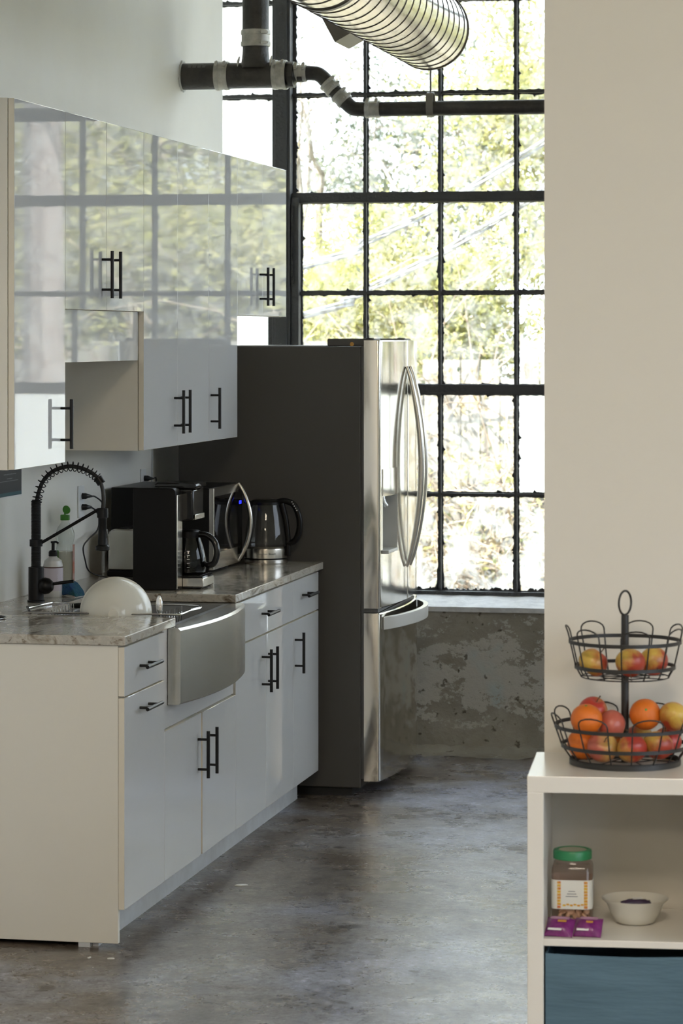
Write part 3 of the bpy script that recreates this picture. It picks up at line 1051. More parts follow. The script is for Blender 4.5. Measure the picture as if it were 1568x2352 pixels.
# nearest: drawer over a tall pull-out, with the finished end panel
c1 = base_unit('nearest white base cabinet with finished end panel, small drawer and tall pull-out', 0.012, 0.468)
MB().box(WX + 0.004, 0.609, 0.031, 0.466, 0.111, ZTOP - 0.001).build('body', M['melamine'], c1, smooth=None)
MB().box(WX + 0.003, 0.6105, 0.012, 0.0305, 0.0135, ZTOP - 0.001).build('end_panel', M['melamine'], c1, smooth=None, bevel=0.001, seg=1)
toe(c1, 0.031, 0.468)
MB().box(0.49, 0.525, 0.014, 0.030, 0.0, 0.0133).box(0.49, 0.525, 0.0312, 0.09, 0.0, 0.11).build('foot', M['toe'], c1, smooth=None)
d = front(c1, 'drawer', BX, 0.012, 0.468, 0.733, 0.880)
inst('handle', PULL_H, (BX, 0.228, 0.807), d)
d = front(c1, 'pull_out_front', BX, 0.012, 0.468, 0.111, 0.731)
inst('handle', PULL_H, (BX, 0.228, 0.682), d)

# sink base
c2 = base_unit('white sink base cabinet with two doors below the apron sink', 0.468, 1.406)
m = MB().box(WX + 0.004, 0.609, 0.470, 1.404, 0.111, 0.20)
m.box(WX + 0.004, 0.609, 0.470, 0.488, 0.2, 0.62).box(WX + 0.004, 0.609, 1.386, 1.404, 0.2, 0.62)
m.box(0.590, 0.609, 0.470, 1.404, 0.2, 0.62)
m.build('body', M['melamine'], c2, smooth=None)
toe(c2, 0.468, 1.406)
MB().box(0.611, 0.622, 0.4695, 1.4045, 0.576, 0.645).build('filler_panel', M['lacquer'], c2, smooth=None)
for a_, b_, z_, s_ in ((0.468, 0.5285, 0.645, 0), (1.402, 1.5, 0.645, 1)):
    if s_ == 0:
        MB().box(0.611, 0.622, a_ + 0.001, b_, 0.645, ZTOP - 0.002).build('filler_panel', M['lacquer'], c2, smooth=None)
d = front(c2, 'door', BX, 0.468, 0.929, 0.111, 0.572)
inst('handle', PULL_V, (BX, 0.886, 0.443), d)
d = front(c2, 'door', BX, 0.945, 1.406, 0.111, 0.572)
inst('handle', PULL_V, (BX, 1.003, 0.441), d)

# drawer over two doors
c3 = base_unit('white base cabinet with a wide drawer over two doors, below the coffee maker', 1.406, 2.32)
carcass(c3, 1.408, 2.318)
toe(c3, 1.4075, 2.32)
d = front(c3, 'drawer', BX, 1.406, 2.32, 0.734, 0.880)
inst('handle', PULL_H, (BX, 1.848, 0.809), d)
d = front(c3, 'door', BX, 1.406, 1.866, 0.111, 0.731)
inst('handle', PULL_V, (BX, 1.805, 0.608), d)
d = front(c3, 'door', BX, 1.866, 2.32, 0.111, 0.731)
inst('handle', PULL_V, (BX, 1.905, 0.608), d)

# farthest: drawer over one door
c4 = base_unit('narrow white base cabinet with one drawer and one door beside the fridge', 2.32, 2.78)
carcass(c4, 2.3205, 2.779)
toe(c4, 2.3205, 2.78)
d = front(c4, 'drawer', BX, 2.32, 2.78, 0.734, 0.880)
inst('handle', PULL_H, (BX, 2.530, 0.815), d)
d = front(c4, 'door', BX, 2.32, 2.78, 0.111, 0.731)
inst('handle', PULL_V, (BX, 2.352, 0.612), d)

# ------------------------------------------------------------------ countertop with sink cut-out
m = MB()
CT0, CT1 = 0.8845, 0.912
outer = [(WX + 0.001, 0.0), (0.635, 0.0), (0.635, 0.581), (0.16, 0.581), (0.16, 1.385), (0.635, 1.385), (0.635, 2.846), (WX + 0.001, 2.846)]
top = [(x, y, CT1) for x, y in outer]
bot = [(x, y, CT0) for x, y in outer]
n = 8
fs = [(i, (i + 1) % n, n + (i + 1) % n, n + i) for i in range(n)]
fs = [tuple(reversed(q)) for q in fs]
fs += [(0, 1, 2, 3), (0, 3, 4, 7), (4, 5, 6, 7)]
fs += [tuple(n + k for k in reversed(q)) for q in ((0, 1, 2, 3), (0, 3, 4, 7), (4, 5, 6, 7))]
m.add(top + bot, fs)
o = m.build('countertop', M['quartz'], smooth=None, bevel=0.0025)
tag(o, 'beige veined stone countertop running along the wall', 'countertop')

# ------------------------------------------------------------------ apron sink
snk = empty('apron_sink', (0.4, 0.965, 0.64), 'stainless steel farmhouse sink with bowed apron front', 'sink')
m = MB()
y0, y1 = 0.530, 1.401
N = 24
def bow(t):
    return 0.664 + 0.042 * (1 - (2 * t - 1) ** 2)
vs, fs = [], []
for i in range(N + 1):
    t = i / N
    y = y0 + (y1 - y0) * t
    x = bow(t)
    vs += [(x - 0.006, y, 0.647), (x, y, 0.653), (x, y, 0.876), (x - 0.007, y, 0.8835), (0.6235, y, 0.8835), (0.6235, y, 0.647)]
for i in range(N):
    for k in range(6):
        a0, a1 = i * 6 + k, i * 6 + (k + 1) % 6
        fs.append((a0, a0 + 6, a1 + 6, a1))
fs.append(tuple(range(6)))
fs.append(tuple(N * 6 + k for k in reversed(range(6))))
m.add(vs, fs)
m.build('apron', M['sink_steel'], snk, smooth=35)
m = MB()
x0, x1, yy0, yy1, zt, zb = 0.15, 0.6235, 0.572, 1.394, 0.8835, 0.66
ix0, ix1, iy0, iy1 = 0.165, 0.598, 0.592, 1.374
vo = [(x0, yy0), (x1, yy0), (x1, yy1), (x0, yy1)]
vi = [(ix0, iy0), (ix1, iy0), (ix1, iy1), (ix0, iy1)]
vs = [(x, y, zt) for x, y in vo] + [(x, y, zt) for x, y in vi] + [(x * 0.97 + 0.011, y * 0.98 + 0.02, zb) for x, y in vi]
fs = [(i, (i + 1) % 4, 4 + (i + 1) % 4, 4 + i) for i in range(4)]
fs += [(4 + i, 4 + (i + 1) % 4, 8 + (i + 1) % 4, 8 + i) for i in range(4)]
fs += [(8, 9, 10, 11)]
m.add(vs, fs)
m.build('basin', M['basin'], snk, smooth=None, bevel=0.006)
MB().lathe([(0.0, 0.004), (0.025, 0.004), (0.040, 0.001), (0.045, 0.0)], (0.38, 0.98, zb + 0.0005), 24).build('drain', M['chrome'], snk)

# ------------------------------------------------------------------ wall cabinets
UX = 0.35
UZ1 = 2.473


def upper(label, y0, y1, z0, nd, handles, zc=None):
    root = empty('wall_cabinet', (0.15, (y0 + y1) / 2, z0), label, 'cabinet', 'wall cabinets above the counter')
    MB().box(WX + 0.002, 0.329, y0 + 0.0005, y1 - 0.0005, (zc or z0), UZ1).build('body', M['melamine'], root, smooth=None)
    w_ = (y1 - y0) / nd
    for k in range(nd):
        d_ = front(root, 'door', UX, y0 + k * w_, y0 + (k + 1) * w_, z0, UZ1)
        if k < len(handles) and handles[k]:
            inst('handle', PULL_V, (UX, handles[k][0], handles[k][1]), d_)
    return root


upper('nearest tall white wall cabinet with one glossy door', -0.159, 0.346, 1.400, 1, [(0.298, 1.520)])
ub = upper('short white wall cabinet over the sink with two doors and a recessed valance', 0.346, 1.251, 1.868, 2, [(0.747, 1.983), (0.845, 1.983)], zc=1.875)
MB().box(0.312, 0.331, 0.348, 1.2495, 1.706, 1.868).build('valance', M['lacquer'], ub, smooth=None)
upper('tall white wall cabinet with two doors above the microwave', 1.251, 2.152, 1.402, 2, [(1.655, 1.523), (1.747, 1.523)])
upper('narrow tall white wall cabinet with one door beside the fridge', 2.152, 2.606, 1.402, 1, [(2.185, 1.523)])
upper('short white wall cabinet with two doors above the fridge', 2.606, 3.472, 1.867, 2, [(2.987, 1.984), (3.088, 1.984)])

# ------------------------------------------------------------------ refrigerator
FY0, FY1 = 2.862, 3.702
FM = (FY0 + FY1) / 2
fr = empty('refrigerator', (0.45, FM, 0.0), 'stainless french-door refrigerator with charcoal sides and bottom freezer drawer', 'refrigerator')
MB().box(0.05, 0.780, FY0, FY1, 0.036, 1.748).build('body', M['fridge_side'], fr, smooth=None, bevel=0.004)
MB().box(0.06, 0.640, FY0 + 0.008, FY1 - 0.008, 1.748, 1.752).build('lit_top_plate', M['fridge_top'], fr, smooth=None)  # thin sheet carrying the painted bright top
MB().box(0.12, 0.74, FY0 + 0.03, FY1 - 0.03, 0.0, 0.036).build('base_grille', M['rubber'], fr, smooth=None)
for a_ in (FY0 + 0.004, FY1 - 0.15):
    h = MB().box(0.646, 0.832, a_, a_ + 0.146, 1.749, 1.779).build('hinge_cover', M['fridge_side'], fr, bevel=0.006)
    MB().lathe([(0.0, 0.0), (0.008, 0.0), (0.008, 0.003), (0.0, 0.003)], (0.745, a_ - 0.0005, 1.757), 14, (0, -1, 0)).build('screw_cap', M['gold_print'], h)
    MB().tube([(0.812, a_ + 0.02, 1.752), (0.812, a_ + 0.02, 1.781)], 0.016, 14).build('hinge_pin', M['black_satin'], h)


def fx(y):
    """bowed front of the fridge doors"""
    t = (y - FM) / ((FY1 - FY0) / 2)
    return 0.856 + 0.034 * (1 - t * t)


def bowed_door(name, y0, y1, z0, z1, mats, parent, hole=None, r=0.010):
    ys = sorted(set([y0 + r * (1 - math.cos(k * PI / 10)) for k in range(6)] + [y1 - r * (1 - math.cos(k * PI / 10)) for k in range(6)]
                    + [y0 + r + (y1 - y0 - 2 * r) * k / 14 for k in range(15)] + ([hole[0], hole[1]] if hole else [])))
    zs = [z0, z0 + 0.004, z1 - 0.004, z1] + ([hole[2], hole[3]] if hole else [])
    zs = sorted(zs)
    def X(y):
        e = min(y - y0, y1 - y)
        return fx(y) - (r - math.sqrt(max(0, r * r - (r - e) ** 2)) if e < r else 0)
    def Z(j, y):
        return zs[j]
    nz = len(zs)
    vs, fs, mi = [], [], []
    for y in ys:
        for j, z in enumerate(zs):
            ins = 0.004 if j in (0, nz - 1) else 0.0
            vs.append((X(y) - ins, y, z))
    for i in range(len(ys) - 1):
        for j in range(nz - 1):
            if hole and ys[i] >= hole[0] - 1e-6 and ys[i + 1] <= hole[1] + 1e-6 and zs[j] >= hole[2] - 1e-6 and zs[j + 1] <= hole[3] + 1e-6:
                continue
            fs.append((i * nz + j, (i + 1) * nz + j, (i + 1) * nz + j + 1, i * nz + j + 1))
    nb = len(vs)
    xb = 0.7925
    vs += [(xb, y0, z0), (xb, y1, z0), (xb, y1, z1), (xb, y0, z1)]
    L0 = [j for j in range(nz)]
    L1 = [(len(ys) - 1) * nz + j for j in range(nz)]
    B = [i * nz for i in range(len(ys))]
    T = [i * nz + nz - 1 for i in range(len(ys))]
    fs.append(tuple([nb] + L0 + [nb + 3]))
    fs.append(tuple([nb + 1, nb + 2] + L1[::-1]))
    fs.append(tuple([nb, nb + 1] + B[::-1]))
    fs.append(tuple([nb + 3] + T + [nb + 2]))
    fs.append((nb, nb + 3, nb + 2, nb + 1))
    m_ = MB()
    m_.add(vs, fs)
    return m_.build(name, mats, parent, smooth=30)


HOLE = (2.894, 3.092, 0.955, 1.165)
dn = bowed_door('door', FY0, FM - 0.002, 0.733, 1.772, M['fridge_door'], fr, hole=HOLE)
df = bowed_door('door', FM + 0.002, FY1, 0.733, 1.772, M['fridge_door'], fr)
fz = bowed_door('freezer_drawer', FY0, FY1, 0.062, 0.714, M['fridge_door'], fr)
MB().box(0.781, 0.7915, FY0 + 0.006, FY1 - 0.006, 0.07, 1.76).build('gasket', M['gasket'], fr, smooth=None)
MB().box(0.7925, 0.846, FY0 + 0.01, FY1 - 0.01, 0.716, 0.731).build('gasket', M['gasket'], fr, smooth=None)
# water dispenser let into the near door
ds = []
m = MB()
ya, yb, za, zb_ = HOLE
xi = 0.815
vs = []
for y in (ya, yb):
    vs += [(fx(y), y, za), (fx(y), y, zb_), (xi, y, zb_), (xi, y, za)]
fs = [(0, 1, 2, 3), (7, 6, 5, 4), (3, 2, 6, 7), (1, 5, 6, 2), (0, 3, 7, 4)]
m.add(vs, fs)
disp = m.build('dispenser', M['dispenser'], fr, smooth=None)
n = 8
m = MB()
for i in range(n):
    a0, a1 = ya - 0.004 + (yb - ya + 0.008) * i / n, ya - 0.004 + (yb - ya + 0.008) * (i + 1) / n
    vs = [(fx(a0), a0, 1.168), (fx(a1), a1, 1.168), (fx(a1), a1, 1.272), (fx(a0), a0, 1.272)]
    vs += [(x + 0.0035, y, z) for x, y, z in vs]
    m.add(vs, [(4, 5, 6, 7), (0, 1, 5, 4), (2, 3, 7, 6), (1, 2, 6, 5), (3, 0, 4, 7)])
m.build('display_panel', M['fridge_door'], disp, smooth=30)
MB().box(0.816, fx(2.99) + 0.012, ya - 0.003, yb + 0.003, 0.943, 0.956).build('drip_tray', M['dispenser'], disp, bevel=0.003)
MB().tube([(0.85, 2.95, 1.163), (0.855, 2.95, 1.14), (0.865, 2.955, 1.125)], 0.008, 10).build('spout', M['chrome'], disp)
MB().box(0.8155, 0.828, 2.90, 2.945, 1.03, 1.15).build('lever', M['black_satin'], disp, bevel=0.003)
# bow handles either side of the seam
for y, par in ((FM - 0.040, dn), (FM + 0.040, df)):
    m = MB()
    pts = []
    for k in range(25):
        t = k / 24
        z = 0.868 + (1.668 - 0.868) * t
        x = fx(y) + 0.004 + 0.060 * math.sin(PI * t) ** 0.8
        pts.append((x, y, z))
    rs = [0.006 + 0.0075 * math.sin(PI * k / 24) ** 0.6 for k in range(25)]
    m.tube(pts, rs, 12)
    m.build('handle', M['stainless'], par, smooth=50)
# deep D-shaped freezer pull
m = MB()
pts = []
N = 28
vs, fs = [], []
for k in range(N + 1):
    t = k / N
    y = 2.895 + (3.669 - 2.895) * t
    s = math.sin(PI * t) ** 0.55
    xo = fx(y) + 0.004 + 0.066 * s
    xi_ = max(fx(y) + 0.001, xo - 0.020)
    z0_, z1_ = 0.648 + 0.006 * s, 0.697 + 0.006 * s
    vs += [(xo, y, z0_), (xo, y, z1_), (xi_, y, z1_), (xi_, y, z0_)]
for k in range(N):
    for q in range(4):
        fs.append((k * 4 + q, k * 4 + 4 + q, k * 4 + 4 + (q + 1) % 4, k * 4 + (q + 1) % 4))
fs += [(0, 1, 2, 3), tuple(N * 4 + q for q in (3, 2, 1, 0))]
m.add(vs, fs)
m.build('handle', M['satin_silver'], fz, smooth=40, bevel=0.004)

# ------------------------------------------------------------------ faucet
CZ = CT1
fa = empty('spring_faucet', (0.054, 0.994, CZ), 'matte black spring-neck kitchen faucet with pull-down sprayer', 'faucet')
FXX, FYY = 0.054, 0.994
MB().lathe([(0.0, 0.0), (0.029, 0.0), (0.029, 0.006), (0.0255, 0.008), (0.0255, 0.116), (0.017, 0.117), (0.0, 0.117)], (FXX, FYY, CZ), 28).build('base', M['black_satin'], fa)
prof = [(0.0155, 0.116)]
z = 0.118
while z < 0.330:
    prof += [(0.0165, z), (0.0165, z + 0.0022), (0.0148, z + 0.0028), (0.0148, z + 0.0042)]
    z += 0.0046
prof += [(0.0165, 0.332), (0.012, 0.333), (0.0, 0.333)]
MB().lathe(prof, (FXX, FYY, CZ), 20).build('ribbed_column', M['black_satin'], fa, smooth=25)
MB().lathe([(0.017, 0.183), (0.0215, 0.184), (0.0215, 0.206), (0.017, 0.207)], (FXX, FYY, CZ), 24).build('collar', M['black_satin'], fa)
arc = smoothpath([(0.056, FYY, 1.235), (0.060, FYY, 1.262), (0.078, FYY, 1.310), (0.112, FYY, 1.343), (0.160, FYY, 1.359), (0.205, FYY, 1.355),
                  (0.245, FYY, 1.338), (0.270, FYY, 1.315), (0.281, FYY, 1.285), (0.284, FYY, 1.25), (0.281, FYY, 1.212)], 8)
MB().tube(arc, 0.0068, 12).build('hose', M['rubber'], fa)
sp = []
cut = int(len(arc) * 0.70)
turns = 19
tot = 460
for i in range(tot + 1):
    u = i / tot * (cut - 1)
    k = int(u)
    f_ = u - k
    p_ = arc[k].lerp(arc[min(k + 1, len(arc) - 1)], f_)
    t_ = (arc[min(k + 1, len(arc) - 1)] - arc[max(k - 1, 0)]).normalized()
    nn = Vector((0, 1, 0))
    bb = t_.cross(nn).normalized()
    a_ = 2 * PI * turns * i / tot
    sp.append(p_ + (nn * math.cos(a_) + bb * math.sin(a_)) * 0.0155)
MB().tube(sp, 0.0017, 6).build('spring', M['black_satin'], fa, smooth=60)
k = arc[cut]
t_ = (arc[cut + 1] - arc[cut - 1]).normalized()
MB().tube([k - t_ * 0.010, k + t_ * 0.013], 0.0145, 18).build('spring_clamp', M['black_satin'], fa)
sy = MB().lathe([(0.0, 0.0), (0.017, 0.0), (0.0235, 0.004), (0.0235, 0.014), (0.0165, 0.020), (0.0145, 0.06), (0.0135, 0.085), (0.0145, 0.087), (0.0145, 0.110),
                 (0.011, 0.113), (0.011, 0.131), (0.007, 0.134), (0.0, 0.134)], (0.281, FYY, 1.084), 22).build('sprayer', M['black_satin'], fa)
MB().box(0.2925, 0.2975, FYY - 0.006, FYY + 0.006, 1.125, 1.155).build('spray_button', M['black_gloss'], sy, bevel=0.002)
MB().tube([(0.070, FYY, 1.106), (0.268, FYY, 1.220)], 0.0052, 10).build('support_arm', M['black_satin'], fa)
MB().lathe([(0.0148, 0.100), (0.0185, 0.101), (0.0185, 0.131), (0.0148, 0.132)], (0.281, FYY, 1.092), 22).build('docking_ring', M['black_satin'], fa)
lv = MB().lathe([(0.0, -0.029), (0.015, -0.025), (0.025, -0.013), (0.028, 0.0), (0.025, 0.013), (0.015, 0.025), (0.0, 0.029)], (0.086, FYY - 0.002, 0.966), 20, (1, 0, 0)).build('valve_ball', M['black_satin'], fa)
MB().tube([(0.105, FYY, 0.972), (0.183, FYY, 0.983)], 0.0055, 10).build('lever', M['black_satin'], lv)

# ------------------------------------------------------------------ soap, dish liquid, sponge
s1 = empty('soap_dispenser', (0.052, 1.190, CZ), 'white soap bottle with black pump and lilac label behind the faucet', 'bottle')
MB().lathe([(0.0, 0.0), (0.030, 0.0), (0.033, 0.006), (0.033, 0.105), (0.029, 0.122), (0.015, 0.133), (0.012, 0.137), (0.0, 0.137)], (0.052, 1.190, CZ), 28).build('bottle', M['lotion'], s1)
MB().lathe([(0.0335, 0.022), (0.0338, 0.022), (0.0338, 0.098), (0.0335, 0.098)], (0.052, 1.190, CZ), 28).build('label', M['label_lilac'], s1)
MB().lathe([(0.0337, 0.098), (0.0341, 0.098), (0.0341, 0.103), (0.0337, 0.103)], (0.052, 1.190, CZ), 28).build('label_band', M['label_dark'], s1)
MB().lathe([(0.0, 0.137), (0.015, 0.137), (0.015, 0.151), (0.011, 0.156), (0.0055, 0.157), (0.0055, 0.180), (0.008, 0.181), (0.008, 0.187), (0.0, 0.188)], (0.052, 1.190, CZ), 18).build('pump', M['black_satin'], s1)
MB().tube(smoothpath([(0.052, 1.190, CZ + 0.184), (0.062, 1.189, CZ + 0.185), (0.071, 1.188, CZ + 0.180)], 5), 0.0035, 8).build('nozzle', M['black_satin'], s1)
for q in range(4):
    MB().box(0.0755 - 0.006, 0.0755, 1.165, 1.1655, CZ + 0.052 + q * 0.007, CZ + 0.0565 + q * 0.007).build('print_mark', M['print_white'], s1, smooth=None)

bx_, by_ = -0.018, 1.56
s2 = empty('dish_soap', (bx_, by_, CZ), 'clear dish soap bottle with open green flip cap', 'bottle')
bp_ = [(0.0, 0.0), (0.030, 0.0), (0.032, 0.004), (0.0325, 0.10), (0.033, 0.125), (0.029, 0.145), (0.0285, 0.155), (0.033, 0.172), (0.0325, 0.19), (0.025, 0.210), (0.0135, 0.226), (0.0125, 0.234)]
MB().lathe(bp_, (bx_, by_, CZ), 28).build('bottle', M['plastic_clear'], s2)
MB().lathe([(0.0, 0.002), (0.0295, 0.002), (0.0310, 0.006), (0.0315, 0.10), (0.031, 0.125), (0.0, 0.125)], (bx_, by_, CZ), 24).build('liquid', M['liquid'], s2)
cp = MB().lathe([(0.0, 0.234), (0.0155, 0.234), (0.0165, 0.236), (0.0165, 0.250), (0.015, 0.253), (0.004, 0.254), (0.0035, 0.258), (0.0, 0.258)], (bx_, by_, CZ), 20).build('cap', M['green'], s2)
MB().lathe([(0.0, -0.003), (0.014, -0.003), (0.0155, 0.0), (0.014, 0.003), (0.0, 0.003)], (bx_ + 0.006, by_ - 0.003, CZ + 0.270), 20, (0.25, 1, 0.2)).build('flip_lid', M['green'], cp)


def patch(name, c, r, a0, a1, z0, z1, m_, parent, n=8):
    """curved label on a round bottle"""
    q = MB()
    vs = []
    for i in range(n + 1):
        a = a0 + (a1 - a0) * i / n
        vs += [(c[0] + r * math.cos(a), c[1] + r * math.sin(a), z0), (c[0] + r * math.cos(a), c[1] + r * math.sin(a), z1)]
    q.add(vs, [(2 * i, 2 * i + 2, 2 * i + 3, 2 * i + 1) for i in range(n)])
    return q.build(name, m_, parent, smooth=60)


patch('label', (bx_, by_), 0.0338, R(205), R(245), CZ + 0.075, CZ + 0.130, M['green_label'], s2)
patch('label', (bx_, by_), 0.0338, R(205), R(250), CZ + 0.02, CZ + 0.075, M['orange_label'], s2)
patch('label', (bx_, by_), 0.0338, R(-22), R(12), CZ + 0.015, CZ + 0.15, M['orange_label'], s2)

m = MB()
g = random.Random(3)
sx_, sy_ = 0.105, 1.215
vs, fs = [], []
out = [(-0.034, 0.0), (0.036, 0.0), (0.030, 0.018), (0.010, 0.044), (-0.008, 0.052), (-0.034, 0.046)]
out2 = []
for i in range(len(out)):
    a_, b_ = Vector(out[i]), Vector(out[(i + 1) % len(out)])
    for k in range(4):
        out2.append(a_.lerp(b_, k / 4))
m.prism([tuple(q) for q in out2], lambda a, b_, t: (sx_ + a + 0.25 * t, sy_ + t, CZ + 0.001 + max(0.0, b_ + (0.008 * (1 - (a / 0.035) ** 2) if b_ < 0.001 else 0))), -0.03, 0.03)
o = m.build('sponge', M['sponge'], smooth=50, bevel=0.004)
tag(o, 'worn blue sponge standing arched beside the soap bottle', 'sponge')

# ------------------------------------------------------------------ bowl, dish rack, cutlery
bc = Vector((0.418, 0.655, 0.913))
ax = Vector((0.20, -1.0, 0.05)).normalized()
prof = [(0.0, 0.055), (0.016, 0.055), (0.018, 0.053), (0.030, 0.0505), (0.054, 0.043), (0.078, 0.028), (0.096, 0.008), (0.107, -0.018), (0.112, -0.042), (0.1145, -0.045), (0.1125, -0.0465),
        (0.109, -0.042), (0.104, -0.018), (0.093, 0.006), (0.075, 0.024), (0.052, 0.038), (0.0, 0.050)]
o = MB().lathe(prof, bc, 48, ax).build('serving_bowl', M['porcelain'], smooth=40)
tag(o, 'large white bowl standing on edge in the sink rack', 'bowl')
rk = empty('dish_rack', (0.33, 0.75, 0.90), 'chrome wire dish rack laid across the sink', 'dish rack')
zr = 0.9165
MB().tube(smoothpath([(0.106, 0.735, zr), (0.150, 0.615, zr), (0.170, 0.602, zr), (0.600, 0.640, zr - 0.002), (0.618, 0.66, zr - 0.004), (0.622, 0.80, zr - 0.004), (0.600, 0.93, zr), (0.18, 0.93, zr), (0.125, 0.92, zr), (0.106, 0.735, zr)], 8), 0.0032, 8).build('rim_wire', M['chrome'], rk)
for k in range(9):
    y = 0.66 + k * 0.031
    MB().tube(smoothpath([(0.20, y, zr), (0.205, y, zr - 0.06), (0.24, y, zr - 0.11), (0.53, y, zr - 0.11), (0.565, y, zr - 0.06), (0.57, y, zr)], 5), 0.0016, 6).build('wire', M['chrome'], rk)
for x in (0.26, 0.40, 0.52):
    MB().tube([(x, 0.65, zr - 0.1125), (x, 0.92, zr - 0.1125)], 0.0016, 6).build('wire', M['chrome'], rk)
MB().tube([(0.106, 0.735, zr + 0.004), (0.150, 0.615, zr + 0.004)], 0.0045, 8).build('rubber_grip', M['rubber'], rk)
fk = empty('fork', (0.27, 0.72, 0.83), 'steel fork with tines up in the sink rack', 'fork')
MB().tube([(0.275, 0.72, 0.83), (0.262, 0.72, 0.895)], 0.0032, 8).build('handle', M['chrome'], fk)
for k in range(4):
    MB().tube([(0.262 + (k - 1.5) * 0.002, 0.72, 0.894), (0.258 + (k - 1.5) * 0.0055, 0.72, 0.905), (0.254 + (k - 1.5) * 0.006, 0.72, 0.935)], 0.0012, 6).build('tine', M['chrome'], fk)
pl = empty('peeler', (0.25, 0.80, 0.90), 'black handled peeler lying across the sink rack', 'peeler')
MB().tube([(0.235, 0.80, 0.921), (0.27, 0.79, 0.923), (0.305, 0.78, 0.922)], [0.007, 0.0095, 0.007], 10).build('handle', M['black_satin'], pl)
MB().tube([(0.305, 0.78, 0.922), (0.345, 0.77, 0.922)], 0.0045, 8).build('blade', M['chrome'], pl)
sn = empty('spoon', (0.572, 0.64, 0.83), 'steel spoon standing bowl-up at the right end of the sink rack', 'spoon')
MB().tube([(0.585, 0.645, 0.83), (0.570, 0.64, 0.915)], 0.0025, 8).build('handle', M['chrome'], sn)
m = MB().lathe([(0.0, -0.034), (0.006, -0.030), (0.0105, -0.012), (0.0115, 0.004), (0.009, 0.020), (0.004, 0.030), (0.0, 0.033)], (0.567, 0.64, 0.942), 16, (-0.03, 0, 1), sy=0.35)
m.build('bowl', M['chrome'], sn, smooth=60)
dk = empty('pan_lid', (0.085, 0.42, CZ), 'small dark lid with steel rim lying at the left edge of the near counter', 'lid')
MB().lathe([(0.0, 0.0), (0.048, 0.0), (0.050, 0.003), (0.050, 0.006), (0.046, 0.0085), (0.020, 0.012), (0.0, 0.0125)], (0.085, 0.42, CZ), 28).build('disc', M['black_satin'], dk)
MB().lathe([(0.0495, 0.002), (0.0515, 0.003), (0.0515, 0.005), (0.0495, 0.006)], (0.085, 0.42, CZ), 28, close=True).build('rim', M['chrome'], dk)

# ------------------------------------------------------------------ coffee maker
cm = empty('coffee_maker', (0.36, 1.61, CZ), 'black drip coffee maker with glass carafe and steel trim', 'coffee maker')


def rounded(x0, x1, z0, z1, r, n=6):
    """x-z outline with rounded top corners"""
    pts = [(x0, z0), (x1, z0)]
    for k in range(n + 1):
        a = k * PI / 2 / n
        pts.append((x1 - r + r * math.cos(a), z1 - r + r * math.sin(a)))
    for k in range(n + 1):
        a = PI / 2 + k * PI / 2 / n
        pts.append((x0 + r * 0.5 + r * 0.5 * math.cos(a), z1 - r * 0.5 + r * 0.5 * math.sin(a)))
    return pts


Z0 = CZ + 0.0005
MB().prism(rounded(0.243, 0.396, Z0, 1.264, 0.020), lambda a, b_, t: (a, t, b_), 1.500, 1.572).build('side_tower', M['black_satin'], cm, bevel=0.003)
MB().box(0.3965, 0.401, 1.503, 1.570, Z0 + 0.004, 1.240).build('steel_strip', M['stainless'], cm, bevel=0.0015)
MB().prism(rounded(0.250, 0.330, Z0, 1.262, 0.02), lambda a, b_, t: (a, t, b_), 1.5725, 1.722).build('reservoir', M['black_satin'], cm, bevel=0.003)
MB().prism([(0.3305, 1.258), (0.3305, 1.148), (0.385, 1.140), (0.438, 1.150), (0.440, 1.258)], lambda a, b_, t: (a, t, b_), 1.5725, 1.722).build('brew_basket', M['black_gloss'], cm, bevel=0.008)
lid = MB().prism([(0.300, 1.2585), (0.446, 1.2585), (0.449, 1.264), (0.449, 1.272), (0.440, 1.279), (0.31, 1.279), (0.300, 1.272)], lambda a, b_, t: (a, t, b_), 1.574, 1.724).build('lid', M['black_gloss'], cm, bevel=0.004)
MB().box(0.4410, 0.4445, 1.585, 1.712, 1.151, 1.169).build('steel_badge', M['stainless'], cm, bevel=0.0015)
b0 = MB().prism([(0.3305, Z0), (0.462, Z0), (0.474, Z0 + 0.006), (0.474, Z0 + 0.04), (0.466, Z0 + 0.047), (0.3305, Z0 + 0.047)], lambda a, b_, t: (a, t, b_), 1.5725, 1.722).build('base', M['black_gloss'], cm, bevel=0.004)
MB().prism([(0.400, Z0 + 0.006), (0.4755, Z0 + 0.006), (0.4755, Z0 + 0.038), (0.400, Z0 + 0.038)], lambda a, b_, t: (a, t, b_), 1.5708, 1.7235).build('steel_trim', M['stainless'], b0, bevel=0.003)
cx_, cy_ = 0.402, 1.648
cf = MB().lathe([(0.0, 0.0), (0.050, 0.0), (0.060, 0.006), (0.064, 0.03), (0.062, 0.06), (0.052, 0.10), (0.042, 0.128), (0.040, 0.138)], (cx_, cy_, Z0 + 0.0475), 32).build('carafe', M['smoke'], cm)
MB().lathe([(0.0, 0.002), (0.049, 0.002), (0.0585, 0.008), (0.0625, 0.03), (0.0615, 0.045), (0.0, 0.045)], (cx_, cy_, Z0 + 0.0475), 28).build('coffee', M['black_gloss'], cf)
MB().lathe([(0.041, 0.126), (0.044, 0.126), (0.045, 0.146), (0.036, 0.152), (0.0, 0.154)], (cx_, cy_, Z0 + 0.0475), 28).build('carafe_lid', M['black_satin'], cf)
hp = smoothpath([(cx_ + 0.038, cy_ - 0.008, 1.098), (cx_ + 0.075, cy_ - 0.014, 1.093), (cx_ + 0.100, cy_ - 0.017, 1.070), (cx_ + 0.108, cy_ - 0.018, 1.035), (cx_ + 0.098, cy_ - 0.017, 1.000), (cx_ + 0.076, cy_ - 0.014, 0.990), (cx_ + 0.060, cy_ - 0.011, 1.000)], 6)
